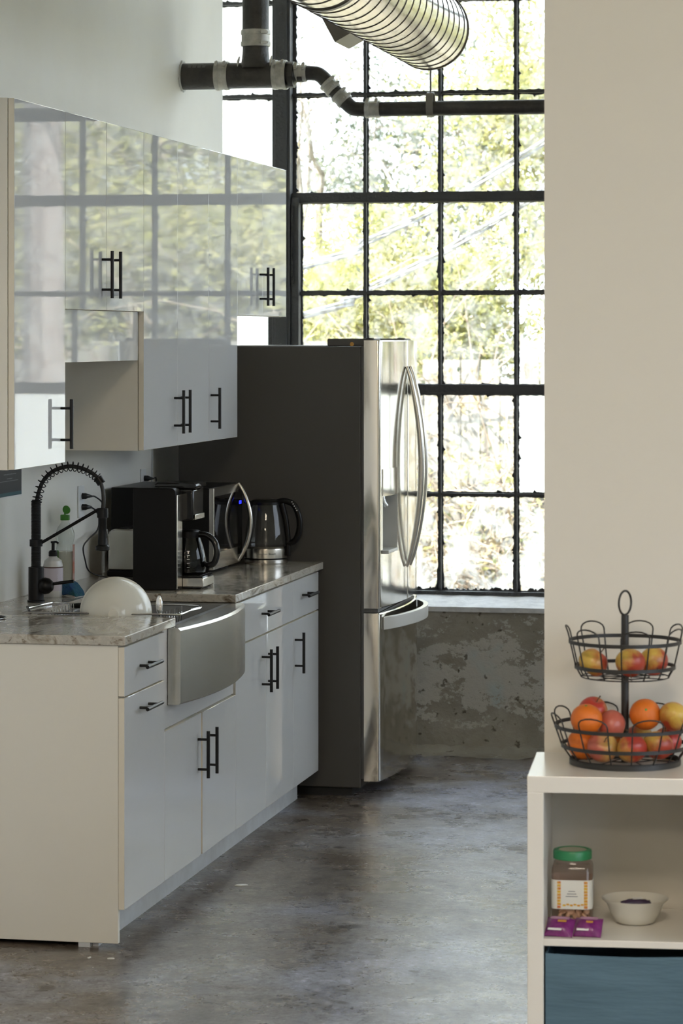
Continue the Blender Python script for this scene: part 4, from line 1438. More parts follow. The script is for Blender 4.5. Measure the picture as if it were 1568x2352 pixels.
MB().tube(hp, [0.011] * (len(hp) - 6) + [0.010, 0.009, 0.008, 0.007, 0.006, 0.006], 12).build('carafe_handle', M['black_gloss'], cf, smooth=60)
for k in range(5):
    MB().box(cx_ + 0.012, cx_ + 0.022, cy_ - 0.0655, cy_ - 0.065, 0.985 + k * 0.014, 0.9865 + k * 0.014).build('level_mark', M['print_white'], cf, smooth=None)

# ------------------------------------------------------------------ toaster
tx0, tx1, ty0, ty1 = 0.014, 0.180, 1.985, 2.165
to = empty('toaster', ((tx0 + tx1) / 2, (ty0 + ty1) / 2, CZ), 'polished steel toaster with black base half hidden by the coffee maker', 'toaster')
MB().prism(rounded(tx0, tx1, CZ + 0.026, 1.088, 0.056), lambda a, b_, t: (a, t, b_), ty0, ty1).build('shell', M['stainless'], to, bevel=0.006)
MB().box(tx0 - 0.002, tx1 + 0.002, ty0 - 0.002, ty1 + 0.002, CZ + 0.004, CZ + 0.0255).build('base', M['black_satin'], to, bevel=0.004)
for q in (0.055, 0.115):
    MB().box(tx0 + q - 0.012, tx0 + q + 0.014, ty0 + 0.02, ty1 - 0.02, 1.0882, 1.0905).build('bread_slot', M['black_satin'], to, smooth=None)
for a_ in (tx0 + 0.02, tx1 - 0.02):
    for b_ in (ty0 + 0.02, ty1 - 0.02):
        MB().lathe([(0, 0), (0.008, 0), (0.008, 0.004), (0, 0.004)], (a_, b_, CZ), 10).build('foot', M['rubber'], to)

# ------------------------------------------------------------------ microwave
my0, my1 = 2.203, 2.655
mw = empty('microwave', (0.16, 2.43, CZ), 'black countertop microwave with steel door frame and bowed handle', 'microwave')
MB().box(-0.035, 0.338, my0, my1, CZ + 0.012, 1.227).build('body', M['black_satin'], mw, smooth=None, bevel=0.003)
for a_ in (0.0, 0.30):
    for b_ in (my0 + 0.04, my1 - 0.04):
        MB().lathe([(0, 0), (0.012, 0), (0.012, 0.012), (0, 0.012)], (a_, b_, CZ), 12).build('foot', M['rubber'], mw)
dd_ = MB().box(0.3385, 0.357, my0 + 0.001, my1 - 0.001, CZ + 0.014, 1.226).build('door', M['stainless'], mw, smooth=None, bevel=0.002)
MB().box(0.3572, 0.3582, my0 + 0.012, my1 - 0.075, CZ + 0.075, 1.196).build('door_glass', M['black_glass'], dd_, smooth=None)
MB().box(0.3572, 0.3582, my1 - 0.073, my1 - 0.004, CZ + 0.045, 1.205).build('control_panel', M['black_glass'], dd_, smooth=None)
for k, yd in enumerate((2.600, 2.609, 2.620, 2.629)):
    MB().box(0.3583, 0.3588, yd, yd + 0.006, 1.147, 1.160).build('clock_digit', M['digits'], dd_, smooth=None)
m = MB()
pts, rs = [], []
for k in range(25):
    t = k / 24
    pts.append((0.358 + 0.046 * math.sin(PI * t) ** 0.85, 2.592 + 0.004 * math.sin(PI * t), CZ + 0.020 + 0.296 * t))
    rs.append(0.004 + 0.0055 * math.sin(PI * t) ** 0.5)
m.tube(pts, rs, 12)
m.build('handle', M['stainless'], dd_, smooth=60)

# ------------------------------------------------------------------ glass kettle
kx, ky = 0.428, 2.752
kt = empty('kettle', (kx, ky, CZ), 'cordless glass kettle with steel base and black handle on the counter end', 'kettle')
MB().lathe([(0.0, 0.0), (0.082, 0.0), (0.083, 0.004), (0.083, 0.017), (0.080, 0.019), (0.0, 0.019)], (kx, ky, CZ), 36).build('power_base', M['stainless'], kt)
kb = MB().lathe([(0.079, 0.0195), (0.081, 0.021), (0.081, 0.055), (0.0805, 0.058), (0.078, 0.060)], (kx, ky, CZ), 36).build('steel_band', M['stainless'], kt)
tcv = bpy.data.curves.new('lettering', 'FONT')
tcv.body = 'Hamilton Beach'
tcv.size = 0.0125
tcv.align_x = 'CENTER'
tob = bpy.data.objects.new('lettering', tcv)
COL.objects.link(tob)
bpy.context.view_layer.update()
tme = bpy.data.meshes.new_from_object(tob.evaluated_get(bpy.context.evaluated_depsgraph_get()))
bpy.data.objects.remove(tob)
q = MB()
q.add([(kx + 0.0814 * math.cos(R(-77) + v_.co.x / 0.0814), ky + 0.0814 * math.sin(R(-77) + v_.co.x / 0.0814), CZ + 0.036 + v_.co.y) for v_ in tme.vertices],
      [tuple(p_.vertices) for p_ in tme.polygons])
q.build('lettering', M['gasket'], kb, smooth=None)
MB().lathe([(0.0, 0.0195), (0.0785, 0.0195), (0.0835, 0.0195), (0.0835, 0.0225), (0.0785, 0.0225)], (kx, ky, CZ), 36).build('groove', M['black_satin'], kt)
MB().lathe([(0.0805, 0.060), (0.0835, 0.066), (0.083, 0.080), (0.078, 0.125), (0.070, 0.175), (0.060, 0.222), (0.0575, 0.234)], (kx, ky, CZ), 36).build('glass_body', M['clear'], kt)
MB().lathe([(0.0, 0.061), (0.0805, 0.061), (0.082, 0.066), (0.0, 0.068)], (kx, ky, CZ), 36).build('heating_plate', M['stainless'], kt)
MB().lathe([(0.0, 0.247), (0.030, 0.247), (0.054, 0.242), (0.0595, 0.236), (0.0600, 0.226), (0.0585, 0.226), (0.0, 0.228)], (kx, ky, CZ), 32).build('lid', M['black_satin'], kt)
MB().lathe([(0.0, 0.2500), (0.026, 0.2495), (0.040, 0.2465), (0.0, 0.2465)], (kx - 0.012, ky, CZ), 24).build('lid_plate', M['stainless'], kt)
MB().prism([(-0.052, 0.215), (-0.085, 0.232), (-0.084, 0.238), (-0.050, 0.240)], lambda a, b_, t: (kx + a, ky + t, CZ + b_), -0.016, 0.016).build('spout', M['black_satin'], kt, bevel=0.003)
hp = smoothpath([(kx + 0.045, ky, CZ + 0.236), (kx + 0.075, ky, CZ + 0.240), (kx + 0.110, ky, CZ + 0.226), (kx + 0.131, ky, CZ + 0.180), (kx + 0.132, ky, CZ + 0.130), (kx + 0.118, ky, CZ + 0.092), (kx + 0.094, ky, CZ + 0.078), (kx + 0.084, ky, CZ + 0.085)], 6)
MB().tube(hp, [0.012] * len(hp), 12).build('handle', M['black_satin'], kt, smooth=60)
MB().tube([(kx + 0.062, ky, CZ + 0.230), (kx + 0.078, ky, CZ + 0.17), (kx + 0.087, ky, CZ + 0.10), (kx + 0.088, ky, CZ + 0.030)], [0.014, 0.012, 0.011, 0.010], 10).build('handle_spine', M['black_satin'], kt, smooth=60)
for k in range(5):
    a = R(62 - k * 9)
    MB().box(kx + 0.104 + k * 0.0048, kx + 0.108 + k * 0.0048, ky - 0.0135, ky - 0.0115, CZ + 0.236 - k * 0.0082, CZ + 0.240 - k * 0.0082).build('print_mark', M['print_white'], kt, smooth=None)

# ------------------------------------------------------------------ outlets, plugs, cords, poster
def outlet(y, z, label):
    root = empty('wall_outlet', (WX, y, z), label, 'outlet', 'wall outlets above the counter')
    MB().box(WX + 0.0002, WX + 0.006, y - 0.036, y + 0.036, z - 0.0575, z + 0.0575).build('cover_plate', M['outlet'], root, bevel=0.002)
    for s in (-0.02, 0.02):
        MB().box(WX + 0.0062, WX + 0.0075, y - 0.017, y + 0.017, z + s - 0.014, z + s + 0.014).build('socket', M['outlet'], root, bevel=0.0006)
    return root


outlet(1.885, 1.192, 'white double wall outlet above the dish soap bottle')
outlet(2.735, 1.215, 'white wall outlet half hidden behind the microwave')


def plug(y, z, path, label, r=0.0028, mt='rubber', name='power_cord'):
    root = empty(name, (WX + 0.01, y, z), label, 'power cord', 'power cords on the kitchen wall')
    MB().tube([(WX + 0.008, y, z), (WX + 0.022, y, z), (WX + 0.026, y + 0.008, z), (WX + 0.034, y + 0.03, z - 0.002)], [0.011, 0.011, 0.008, 0.004], 10).build('plug', M[mt], root, smooth=60)
    MB().tube(smoothpath([(WX + 0.034, y + 0.03, z - 0.002)] + path, 8), r, 8).build('cord', M[mt], root, smooth=60)
    return root


plug(1.885, 1.212, [(-0.02, 1.945, 1.206), (-0.015, 2.02, 1.178), (-0.015, 2.06, 1.12), (-0.015, 2.075, 1.03), (-0.02, 2.115, 0.955), (-0.025, 2.16, 0.922)],
     'black plug in the upper socket with cord dropping behind the sprayer')
plug(1.885, 1.172, [(-0.02, 1.95, 1.155), (-0.02, 1.99, 1.125), (-0.02, 1.97, 1.085), (-0.02, 1.86, 1.060), (-0.02, 1.79, 1.035), (-0.02, 1.815, 0.985), (-0.02, 1.87, 0.942), (0.02, 1.93, 0.918), (0.13, 1.90, 0.9165), (0.245, 1.74, 0.922)],
     'black plug in the lower socket with cord looping beside the dish soap')
plug(2.735, 1.235, [(-0.02, 2.79, 1.225), (-0.04, 2.80, 1.10), (-0.045, 2.80, 0.93)], 'black plug in the outlet behind the microwave')
root = empty('fridge_cord', (-0.045, 2.84, 1.2), 'pale grey cord hanging down the wall beside the fridge', 'power cord')
MB().tube(smoothpath([(-0.05, 2.835, 1.60), (-0.048, 2.838, 1.38), (-0.049, 2.834, 1.24), (-0.048, 2.830, 1.10), (-0.047, 2.832, 0.915)], 6), 0.0032, 8).build('cord', M['grey_cord'], root, smooth=60)

po = empty('wall_poster', (WX, 1.0, 1.25), 'black printed notice with teal strip on the wall under the nearest cabinet', 'poster')
MB().box(WX + 0.0003, WX + 0.0015, 0.78, 1.194, 1.250, 1.60).build('border', M['white_paper'], po, smooth=None)
MB().box(WX + 0.0016, WX + 0.0022, 0.786, 1.188, 1.256, 1.594).build('sheet', M['poster'], po, smooth=None)
MB().box(WX + 0.0023, WX + 0.0025, 0.786, 1.188, 1.257, 1.2685).build('teal_strip', M['teal'], po, smooth=None)
MB().box(WX + 0.0023, WX + 0.0025, 0.84, 1.150, 1.3055, 1.3075).build('printed_line', M['grey_print'], po, smooth=None)
MB().box(WX + 0.0023, WX + 0.0025, 1.03, 1.086, 1.313, 1.3155).build('printed_line', M['grey_print'], po, smooth=None)
g = random.Random(9)
y = 0.995
while y < 1.12:
    w_ = g.uniform(0.006, 0.016)
    MB().box(WX + 0.0023, WX + 0.0025, y, y + w_, 1.327, 1.3305).build('printed_line', M['grey_print'], po, smooth=None)
    y += w_ + 0.003

# ------------------------------------------------------------------ drain pipes under the ceiling
PY = 3.352
pp = empty('drain_pipe', (0.25, PY, 2.70), 'black cast iron drain pipe with tee, bends and steel couplings in front of the window', 'pipe')
PZ = 2.853
MB().tube([(WX + 0.001, PY, PZ), (0.085, PY, PZ)], 0.0545, 28).build('wall_stub', M['iron'], pp)
g = random.Random(14)
vs_ = []
for k in range(26):
    a = 2 * PI * k / 26
    vs_.append((0, math.cos(a) * (0.062 + g.uniform(-0.006, 0.010)), math.sin(a) * (0.062 + g.uniform(-0.006, 0.010))))
m = MB()
m.prism([(v_[1], v_[2]) for v_ in vs_], lambda a, b_, t: (WX + t, PY + a, PZ + b_), 0.0005, 0.006)
m.build('plaster_ring', M['old_paint'], pp, smooth=None)
# tee
m = MB().tube([(0.086, PY, PZ), (0.41, PY, PZ)], 0.0535, 28)
m.lathe([(0.066, 0.028), (0.060, 0.045), (0.056, 0.07), (0.0535, 0.10), (0.0535, 0.118)], (0.249, PY, PZ), 28)
m.build('tee_fitting', M['iron'], pp)
MB().tube([(0.249, PY, 2.972), (0.249, PY, CEIL - 0.003)], 0.0545, 28).build('riser', M['iron'], pp)


def coupling(c, axis, r, hl, parent=pp, nut=True, seed=0):
    """steel band coupling with two worm clamps"""
    m_ = MB().lathe([(r * 0.97, -hl), (r + 0.003, -hl), (r + 0.0045, -hl * 0.80), (r + 0.0045, -hl * 0.45), (r + 0.002, -hl * 0.38), (r + 0.002, hl * 0.38), (r + 0.0045, hl * 0.45),
                     (r + 0.0045, hl * 0.80), (r + 0.003, hl), (r * 0.97, hl)], c, 28, axis)
    o_ = m_.build('coupling', M['clamp'], parent, smooth=25)
    ax_ = Vector(axis).normalized()
    side = ax_.orthogonal().normalized()
    q = Vector((0, -1, 0)) * 0.85 + Vector((0, 0, 1)).cross(ax_) * 0.0
    up = Vector((0, 0, 1)) - ax_ * ax_.z
    q = (Vector((0, -0.75, 0)) + (up.normalized() if up.length > 0.1 else Vector((1, 0, 0))) * 0.66).normalized()
    for s in (-0.62, 0.62):
        cc = Vector(c) + ax_ * hl * s + q * (r + 0.009)
        t_ = ax_.cross(q).normalized()
        MB().obox(cc, t_, q, ax_, 0.014, 0.006, 0.006).tube([cc - t_ * 0.02, cc + t_ * 0.02], 0.0045, 8).build('clamp_screw', M['clamp'], o_, smooth=40)
    return o_


coupling((0.110, PY, PZ), (1, 0, 0.0), 0.0555, 0.027)
coupling((0.249, PY, 3.004), (0, 0, 1), 0.0560, 0.034)
coupling((0.352, PY, PZ), (1, 0, 0.0), 0.0565, 0.028)
# reducer, 2-inch leg with two 45-degree bends, then the long run
MB().lathe([(0.0535, 0.0), (0.0535, 0.012), (0.048, 0.028), (0.034, 0.040), (0.0315, 0.046), (0.0315, 0.075)], (0.378, PY, PZ), 28, (1, 0, 0)).build('reducer', M['iron'], pp)
P2 = 2.858
coupling((0.436, PY, P2), (1, 0, 0), 0.0315, 0.026, seed=1)
bend = smoothpath([(0.44, PY, P2), (0.480, PY, P2), (0.512, PY, P2 - 0.006), (0.540, PY, P2 - 0.030), (0.560, PY, P2 - 0.057), (0.597, PY, P2 - 0.094), (0.628, PY, P2 - 0.125), (0.655, PY, P2 - 0.146), (0.690, PY, 2.708), (0.72, PY, 2.707)], 5)
MB().tube(bend, 0.0300, 22).build('offset_bend', M['iron'], pp, smooth=60)
dg = Vector((0.70, 0, -0.71))
coupling(Vector((0.559, PY, P2 - 0.056)), dg, 0.0315, 0.024, seed=2)
coupling(Vector((0.606, PY, P2 - 0.103)), dg, 0.0315, 0.024, seed=3)
coupling((0.735, PY, 2.707), (1, 0, 0), 0.0315, 0.030, seed=4)
MB().tube([(0.722, PY, 2.707), (6.0, PY, 2.700)], 0.0300, 22).build('long_run', M['iron'], pp)
# faded lettering cast on the stub, plaster drips
for k, (w_, s_) in enumerate(((0.012, 0.0), (0.014, 0.019), (0.013, 0.040), (0.012, 0.060))):
    MB().obox((-0.025 + s_ + w_ / 2, PY - 0.0405, PZ + 0.0378), (1, 0, 0), (0, -0.72, 0.69), (0, 0.69, 0.72), w_ / 2, 0.0008, 0.008).build('faded_letter', M['faded'], pp, smooth=None)
for cx2, zz in ((0.182, PZ + 0.055), (0.318, PZ + 0.056)):
    MB().tube([(cx2, PY - 0.040, zz - 0.022), (cx2 + 0.002, PY - 0.036, zz), (cx2 + 0.006, PY - 0.030, zz + 0.02)], [0.001, 0.006, 0.003], 6).build('paint_drip', M['old_paint'], pp)
hg = empty('pipe_hanger', (0.972, PY, 2.70), 'steel strap hanger holding the long black pipe', 'hanger')
m = MB()
strap = [(0.972, PY + 0.033 * math.cos(a), 2.706 + 0.033 * math.sin(a)) for a in [R(90 + 360 * k / 28) for k in range(29)]]
prof = []
vs, fs = [], []
loop = [(0.0, 0.062), (-0.020, 0.055), (-0.031, 0.030), (-0.0325, 0.0), (-0.0235, -0.0235), (0.0, -0.0325), (0.0235, -0.0235), (0.0325, 0.0), (0.031, 0.030), (0.020, 0.055)]
loop = [(a, b_) for a, b_ in loop]
n = len(loop)
for s in (-0.014, 0.014):
    vs += [(0.972 + s, PY + a, 2.706 + b_) for a, b_ in loop]
    vs += [(0.972 + s, PY + a * 1.09, 2.706 + b_ * 1.07) for a, b_ in loop]
for i in range(n):
    j = (i + 1) % n
    fs += [(i, j, 2 * n + j, 2 * n + i), (n + i, 3 * n + i, 3 * n + j, n + j), (i, n + i, n + j, j), (2 * n + i, 2 * n + j, 3 * n + j, 3 * n + i)]
m.add(vs, fs)
m.build('strap', M['galv_dull'], hg, smooth=50)
MB().tube([(0.972, PY, 2.770), (0.972, PY, CEIL - 0.003)], 0.004, 8).build('rod', M['galv_dull'], hg)

# ------------------------------------------------------------------ spiral duct with side tap
dc = empty('spiral_duct', (1.008, 1.0, 2.84), 'shiny galvanised spiral air duct hanging below the ceiling', 'duct')
DX, DZ, DR = 1.008, 2.997, 0.157
DY0, DY1 = -3.0, 3.10
MB().lathe([(DR, DY0), (DR, DY1), (DR - 0.004, DY1), (0.0, DY1 - 0.001)], (DX, 0, DZ), 72, (0, 1, 0)).build('pipe', M['galv'], dc, smooth=40)
m = MB()
pitch = 0.125
turns = (DY1 - DY0) / pitch
tot = int(turns * 40)
pts = []
for i in range(tot + 1):
    a = 2 * PI * turns * i / tot
    pts.append((DX + (DR + 0.0005) * math.cos(a), DY0 + (DY1 - DY0) * i / tot, DZ + (DR + 0.0005) * math.sin(a)))
m.tube(pts, 0.0024, 5)
m.build('spiral_seam', M['seam'], dc, smooth=60)
MB().lathe([(DR, DY1 - 0.012), (DR + 0.004, DY1 - 0.012), (DR + 0.004, DY1), (DR, DY1)], (DX, 0, DZ), 64, (0, 1, 0)).build('end_band', M['seam'], dc)
# rectangular tap on the far-left flank
d1 = Vector((-0.88, 0, -0.475)).normalized()       # out of the duct
d2 = Vector((0.475, 0, -0.88)).normalized()        # down-right along the mouth
TY0 = 2.02
c0 = Vector((0.848, TY0, 2.842))                    # lower outer corner nearest the camera
bx0 = MB()
ctr = c0 - d2 * 0.075 - d1 * 0.13 + Vector((0, 0.13, 0))
bx0.obox(ctr, d1, d2, Vector((0, 1, 0)), 0.13, 0.075, 0.13)
bx0.build('side_tap', M['galv_dull'], dc, smooth=None, bevel=0.002)
for y in (-0.8, 1.0):
    m = MB().lathe([(DR + 0.001, y), (DR + 0.0035, y), (DR + 0.0035, y + 0.03), (DR + 0.001, y + 0.03)], (DX, 0, DZ), 64, (0, 1, 0))
    m.tube([(DX, y + 0.015, DZ + DR), (DX, y + 0.015, CEIL - 0.003)], 0.005, 8)
    m.build('strap', M['galv_dull'], dc, smooth=40)

# ------------------------------------------------------------------ cube shelf against the partition
def SB():
    return MB(SX)


def SP(x, y, z):
    return SX @ Vector((x, y, z))


sh = empty('cube_shelf', SP(0.385, 0.195, 0.0), 'white cube shelf unit against the cream partition', 'shelf')
SHW, SHD, SHT = 0.77, 0.39, 0.77
T = 0.038
SB().box(0, SHW, 0, SHD, SHT - T, SHT).build('top_panel', M['shelf'], sh, smooth=None, bevel=0.0015)
SB().box(0, SHW, 0, SHD, 0.0, T).build('bottom_panel', M['shelf'], sh, smooth=None, bevel=0.0015)
SB().box(0.0005, T, 0.0005, SHD, T, SHT - T).build('side_panel', M['shelf'], sh, smooth=None, bevel=0.0015)
SB().box(SHW - T, SHW - 0.0005, 0.0005, SHD, T, SHT - T).build('side_panel', M['shelf'], sh, smooth=None, bevel=0.0015)
SB().box(SHW / 2 - 0.008, SHW / 2 + 0.008, 0.001, SHD, T, SHT - T).build('divider', M['shelf'], sh, smooth=None, bevel=0.001)
SZ = SHT - T - 0.337
SB().box(T, SHW / 2 - 0.008, 0.001, SHD, SZ - 0.016, SZ).build('shelf_board', M['shelf'], sh, smooth=None, bevel=0.001)
SB().box(SHW / 2 + 0.008, SHW - T, 0.001, SHD, SZ - 0.016, SZ).build('shelf_board', M['shelf'], sh, smooth=None, bevel=0.001)

# fabric box in the lower cube
bxo = empty('fabric_box', SP(0.21, 0.2, T), 'blue fabric storage box in the lower cube of the white shelf', 'storage box')
m = SB()
x0, x1, y0, y1, z0, z1 = 0.042, SHW / 2 - 0.012, 0.006, 0.375, T + 0.001, SZ - 0.034
vs, fs = [], []
nx = 14
lev = [(z0, 0.0), (z1 - 0.075, 0.001), (z1 - 0.062, -0.0015), (z1 - 0.045, 0.0012), (z1 - 0.02, -0.001), (z1, 0.0)]
for j, (z, dy) in enumerate(lev):
    for i in range(nx + 1):
        t = i / nx
        vs.append((x0 + (x1 - x0) * t, y0 + dy + 0.0012 * math.sin(7 * t + j * 1.3), z - (0.004 * math.sin(PI * t) if j == len(lev) - 1 else 0)))
for j in range(len(lev) - 1):
    for i in range(nx):
        a = j * (nx + 1) + i
        fs.append((a, a + 1, a + nx + 2, a + nx + 1))
m.add(vs, fs)
m.build('front_panel', M['fabric_blue'], bxo, smooth=60)
m = SB().box(x0, x0 + 0.004, y0 + 0.002, y1, z0, z1).box(x1 - 0.004, x1, y0 + 0.002, y1, z0, z1).box(x0, x1, y1 - 0.004, y1, z0, z1).box(x0, x1, y0 + 0.003, y1, z0, z0 + 0.004)
m.build('sides', M['fabric_blue'], bxo, smooth=None)

# jar of dried fruit
jx, jy = 0.096, 0.20
jr = empty('jar', SP(jx, jy, SZ), 'square clear plastic jar of dried fruit with green lid and cream label', 'jar')


def sqring(h, zz, r=0.016, n=5):
    pts = []
    for q, (sx2, sy2) in enumerate(((1, 1), (-1, 1), (-1, -1), (1, -1))):
        for k in range(n + 1):
            a = PI / 2 * q + PI / 2 * k / n
            pts.append((jx + sx2 * (h - r) + r * math.cos(a), jy + sy2 * (h - r) + r * math.sin(a), zz))
    return pts


def loft(rings, cap0=True, cap1=True, X=SX):
    m_ = MB(X)
    n_ = len(rings[0])
    vs_ = [p_ for r_ in rings for p_ in r_]
    fs_ = []
    for i_ in range(len(rings) - 1):
        for j_ in range(n_):
            fs_.append((i_ * n_ + j_, i_ * n_ + (j_ + 1) % n_, (i_ + 1) * n_ + (j_ + 1) % n_, (i_ + 1) * n_ + j_))
    if cap0:
        fs_.append(tuple(range(n_ - 1, -1, -1)))
    if cap1:
        fs_.append(tuple((len(rings) - 1) * n_ + j_ for j_ in range(n_)))
    return m_.add(vs_, fs_)


loft([sqring(0.044, SZ + 0.001), sqring(0.0475, SZ + 0.006), sqring(0.048, SZ + 0.070), sqring(0.048, SZ + 0.132), sqring(0.045, SZ + 0.141), sqring(0.041, SZ + 0.146, 0.036), sqring(0.041, SZ + 0.158, 0.036)], True, False).build('body', M['jar_plastic'], jr, smooth=40)
lid_ = SB().lathe([(0.0, 0.172), (0.036, 0.172), (0.0385, 0.1745), (0.0445, 0.173), (0.046, 0.169), (0.046, 0.153), (0.044, 0.152)], (jx, jy, SZ), 36).build('lid', M['jar_lid'], jr)
SB().lathe([(0.0, 0.1725), (0.033, 0.1725)], (jx, jy, SZ + 0.0006), 28).build('lid_print', M['lid_center'], lid_, smooth=None)
loft([sqring(0.0482, SZ + 0.040), sqring(0.0484, SZ + 0.042), sqring(0.0484, SZ + 0.106), sqring(0.0482, SZ + 0.108)], False, False).build('label', M['jar_label'], jr, smooth=40)
for xo in (-0.030, 0.033):
    for k in range(9):
        SB().obox((jx + xo, jy - 0.0486, SZ + 0.045 + k * 0.0072), (1, 0, 0), (0, 0, 1), (0, 1, 0), 0.0042, 0.0030, 0.0003).build('fruit_print', M['confetti'], jr, smooth=None)
for k in range(6):
    SB().obox((jx - 0.018 + k * 0.0085, jy - 0.0486, SZ + 0.049 + (k % 2) * 0.002), (1, 0, 0), (0, 0, 1), (0, 1, 0), 0.0035, 0.0022, 0.0003).build('fruit_print', M['confetti'], jr, smooth=None)
for k in range(3):
    SB().obox((jx + 0.0, jy - 0.0486, SZ + 0.070 + k * 0.006), (1, 0, 0), (0, 0, 1), (0, 1, 0), 0.014 - 0.003 * k, 0.0008, 0.0002).build('printed_line', M['grey_print'], jr, smooth=None)
g = random.Random(4)
for k in range(46):
    px_, py_ = g.uniform(-0.037, 0.037), g.uniform(-0.038, 0.034)
    pz_ = SZ + 0.010 + g.uniform(0, 0.05)
    if k < 12:
        px_, py_, pz_ = -0.034 + 0.0062 * k, -0.036, SZ + 0.012 + 0.011 * (k % 3)
    rr_ = g.uniform(0.007, 0.012)
    SB().lathe([(0, -0.0035), (rr_ * 0.8, -0.0035), (rr_, 0), (rr_ * 0.8, 0.0035), (0, 0.0025)], (jx + px_, jy + py_, pz_), 9, (g.gauss(0, 1), g.gauss(0, 1), g.gauss(0, 1))).build('dried_fruit', M['dried'], jr)

# white bowl on the shelf with a wrapper inside
wx_, wy_ = 0.243, 0.215
o = SB().lathe([(0.0, 0.0), (0.040, 0.0), (0.048, 0.004), (0.060, 0.026), (0.068, 0.046), (0.0785, 0.056), (0.0795, 0.0585), (0.077, 0.0585), (0.066, 0.049), (0.057, 0.028), (0.044, 0.008), (0.0, 0.006)], (wx_, wy_, SZ + 0.0005), 44).build('bowl', M['porcelain'], smooth=40)
tag(o, 'small white bowl on the shelf beside the fruit jar', 'bowl')


def packet(name, c, ang, tilt, L_, W_, H_, mt, label, extra):
    root = empty(name, SP(*c), label, 'wrapper')
    m_ = MB(SX @ Matrix.Translation(c) @ Matrix.Rotation(ang, 4, 'Z') @ Matrix.Rotation(tilt, 4, 'X'))
    nx_, ny_ = 12, 8
    g_ = random.Random(int(ang * 100) + 7)
    vs_, fs_ = [], []
    for s_ in (1, 0):
        for i_ in range(nx_ + 1):
            for j_ in range(ny_ + 1):
                u_, v_ = i_ / nx_ * 2 - 1, j_ / ny_ * 2 - 1
                e_ = max(0, 1 - abs(u_) ** 3) * max(0, 1 - abs(v_) ** 4)
                zz = H_ * e_ * s_ + 0.0012 + (g_.uniform(-0.0012, 0.0012) if s_ else -0.0008) + 0.0006 * s_
                vs_.append((u_ * L_ / 2, v_ * W_ / 2 * (1 + 0.05 * (abs(u_) > 0.95)), zz))
    n1 = (nx_ + 1) * (ny_ + 1)
    for i_ in range(nx_):
        for j_ in range(ny_):
            a_ = i_ * (ny_ + 1) + j_
            fs_.append((a_, a_ + ny_ + 1, a_ + ny_ + 2, a_ + 1))
            fs_.append((n1 + a_, n1 + a_ + 1, n1 + a_ + ny_ + 2, n1 + a_ + ny_ + 1))
    m_.add(vs_, fs_)
    m_.build('wrapper', M[mt], root, smooth=30)
    for nm_, mm_, (a_, b_, lx_, ly_) in extra:
        e_ = MB(m_.X)
        zt_ = H_ * max(0, 1 - abs(2 * a_ / L_) ** 3) * max(0, 1 - abs(2 * b_ / W_) ** 4) + 0.0028
        e_.box(a_ - lx_, a_ + lx_, b_ - ly_, b_ + ly_, zt_, zt_ + 0.0004)
        e_.build(nm_, M[mm_], root, smooth=None)
    return root


packet('snack_packet', (0.074, 0.046, SZ + 0.0178), R(-9), R(36), 0.066, 0.056, 0.016, 'purple', 'purple snack wrapper by the shelf side panel',
       [('white_print', 'print_white', (-0.008, -0.019, 0.016, 0.003)), ('gold_print', 'gold_print', (0.006, 0.004, 0.010, 0.003)), ('pink_print', 'pink_print', (0.0, 0.014, 0.022, 0.004))])
packet('snack_packet', (0.139, 0.050, SZ + 0.0178), R(-6), R(36), 0.064, 0.056, 0.016, 'purple', 'purple snack wrapper nearer the white bowl',
       [('white_print', 'print_white', (-0.010, -0.019, 0.014, 0.003)), ('gold_print', 'gold_print', (0.004, 0.002, 0.008, 0.003)), ('pink_print', 'pink_print', (0.002, 0.014, 0.020, 0.004))])
packet('candy_wrapper', (wx_ + 0.002, wy_ + 0.002, SZ + 0.045), R(14), R(16), 0.072, 0.020, 0.008, 'dark_foil', 'small dark candy wrapper inside the white bowl',
       [('white_print', 'print_white', (0.004, 0.004, 0.012, 0.004))])

# ------------------------------------------------------------------ two-tier fruit basket
fbx, fby = 0.219, 0.226
fb = empty('fruit_basket', SP(fbx, fby, SHT), 'black two-tier wire fruit basket on top of the shelf', 'basket')
BZ = SHT + 0.0005
SB().lathe([(0.0092, 0.004), (0.0092, 0.352), (0.0, 0.353)], (fbx, fby, BZ), 16).build('pole', M['wire'], fb)
rg = [(fbx + 0.014 * math.cos(a), fby + 0.020 * math.cos(a), BZ + 0.381 + 0.0285 * math.sin(a)) for a in [2 * PI * k / 32 for k in range(32)]]
SB().tube(rg, 0.0027, 8, closed=True).build('ring_handle', M['wire'], fb, smooth=60)


def band(name, r, z, h=0.0085, t=0.0018):
    SB().lathe([(r - t, z - h / 2), (r + t, z - h / 2), (r + t, z + h / 2), (r - t, z + h / 2)], (fbx, fby, BZ), 56, close=True).build(name, M['wire'], fb)


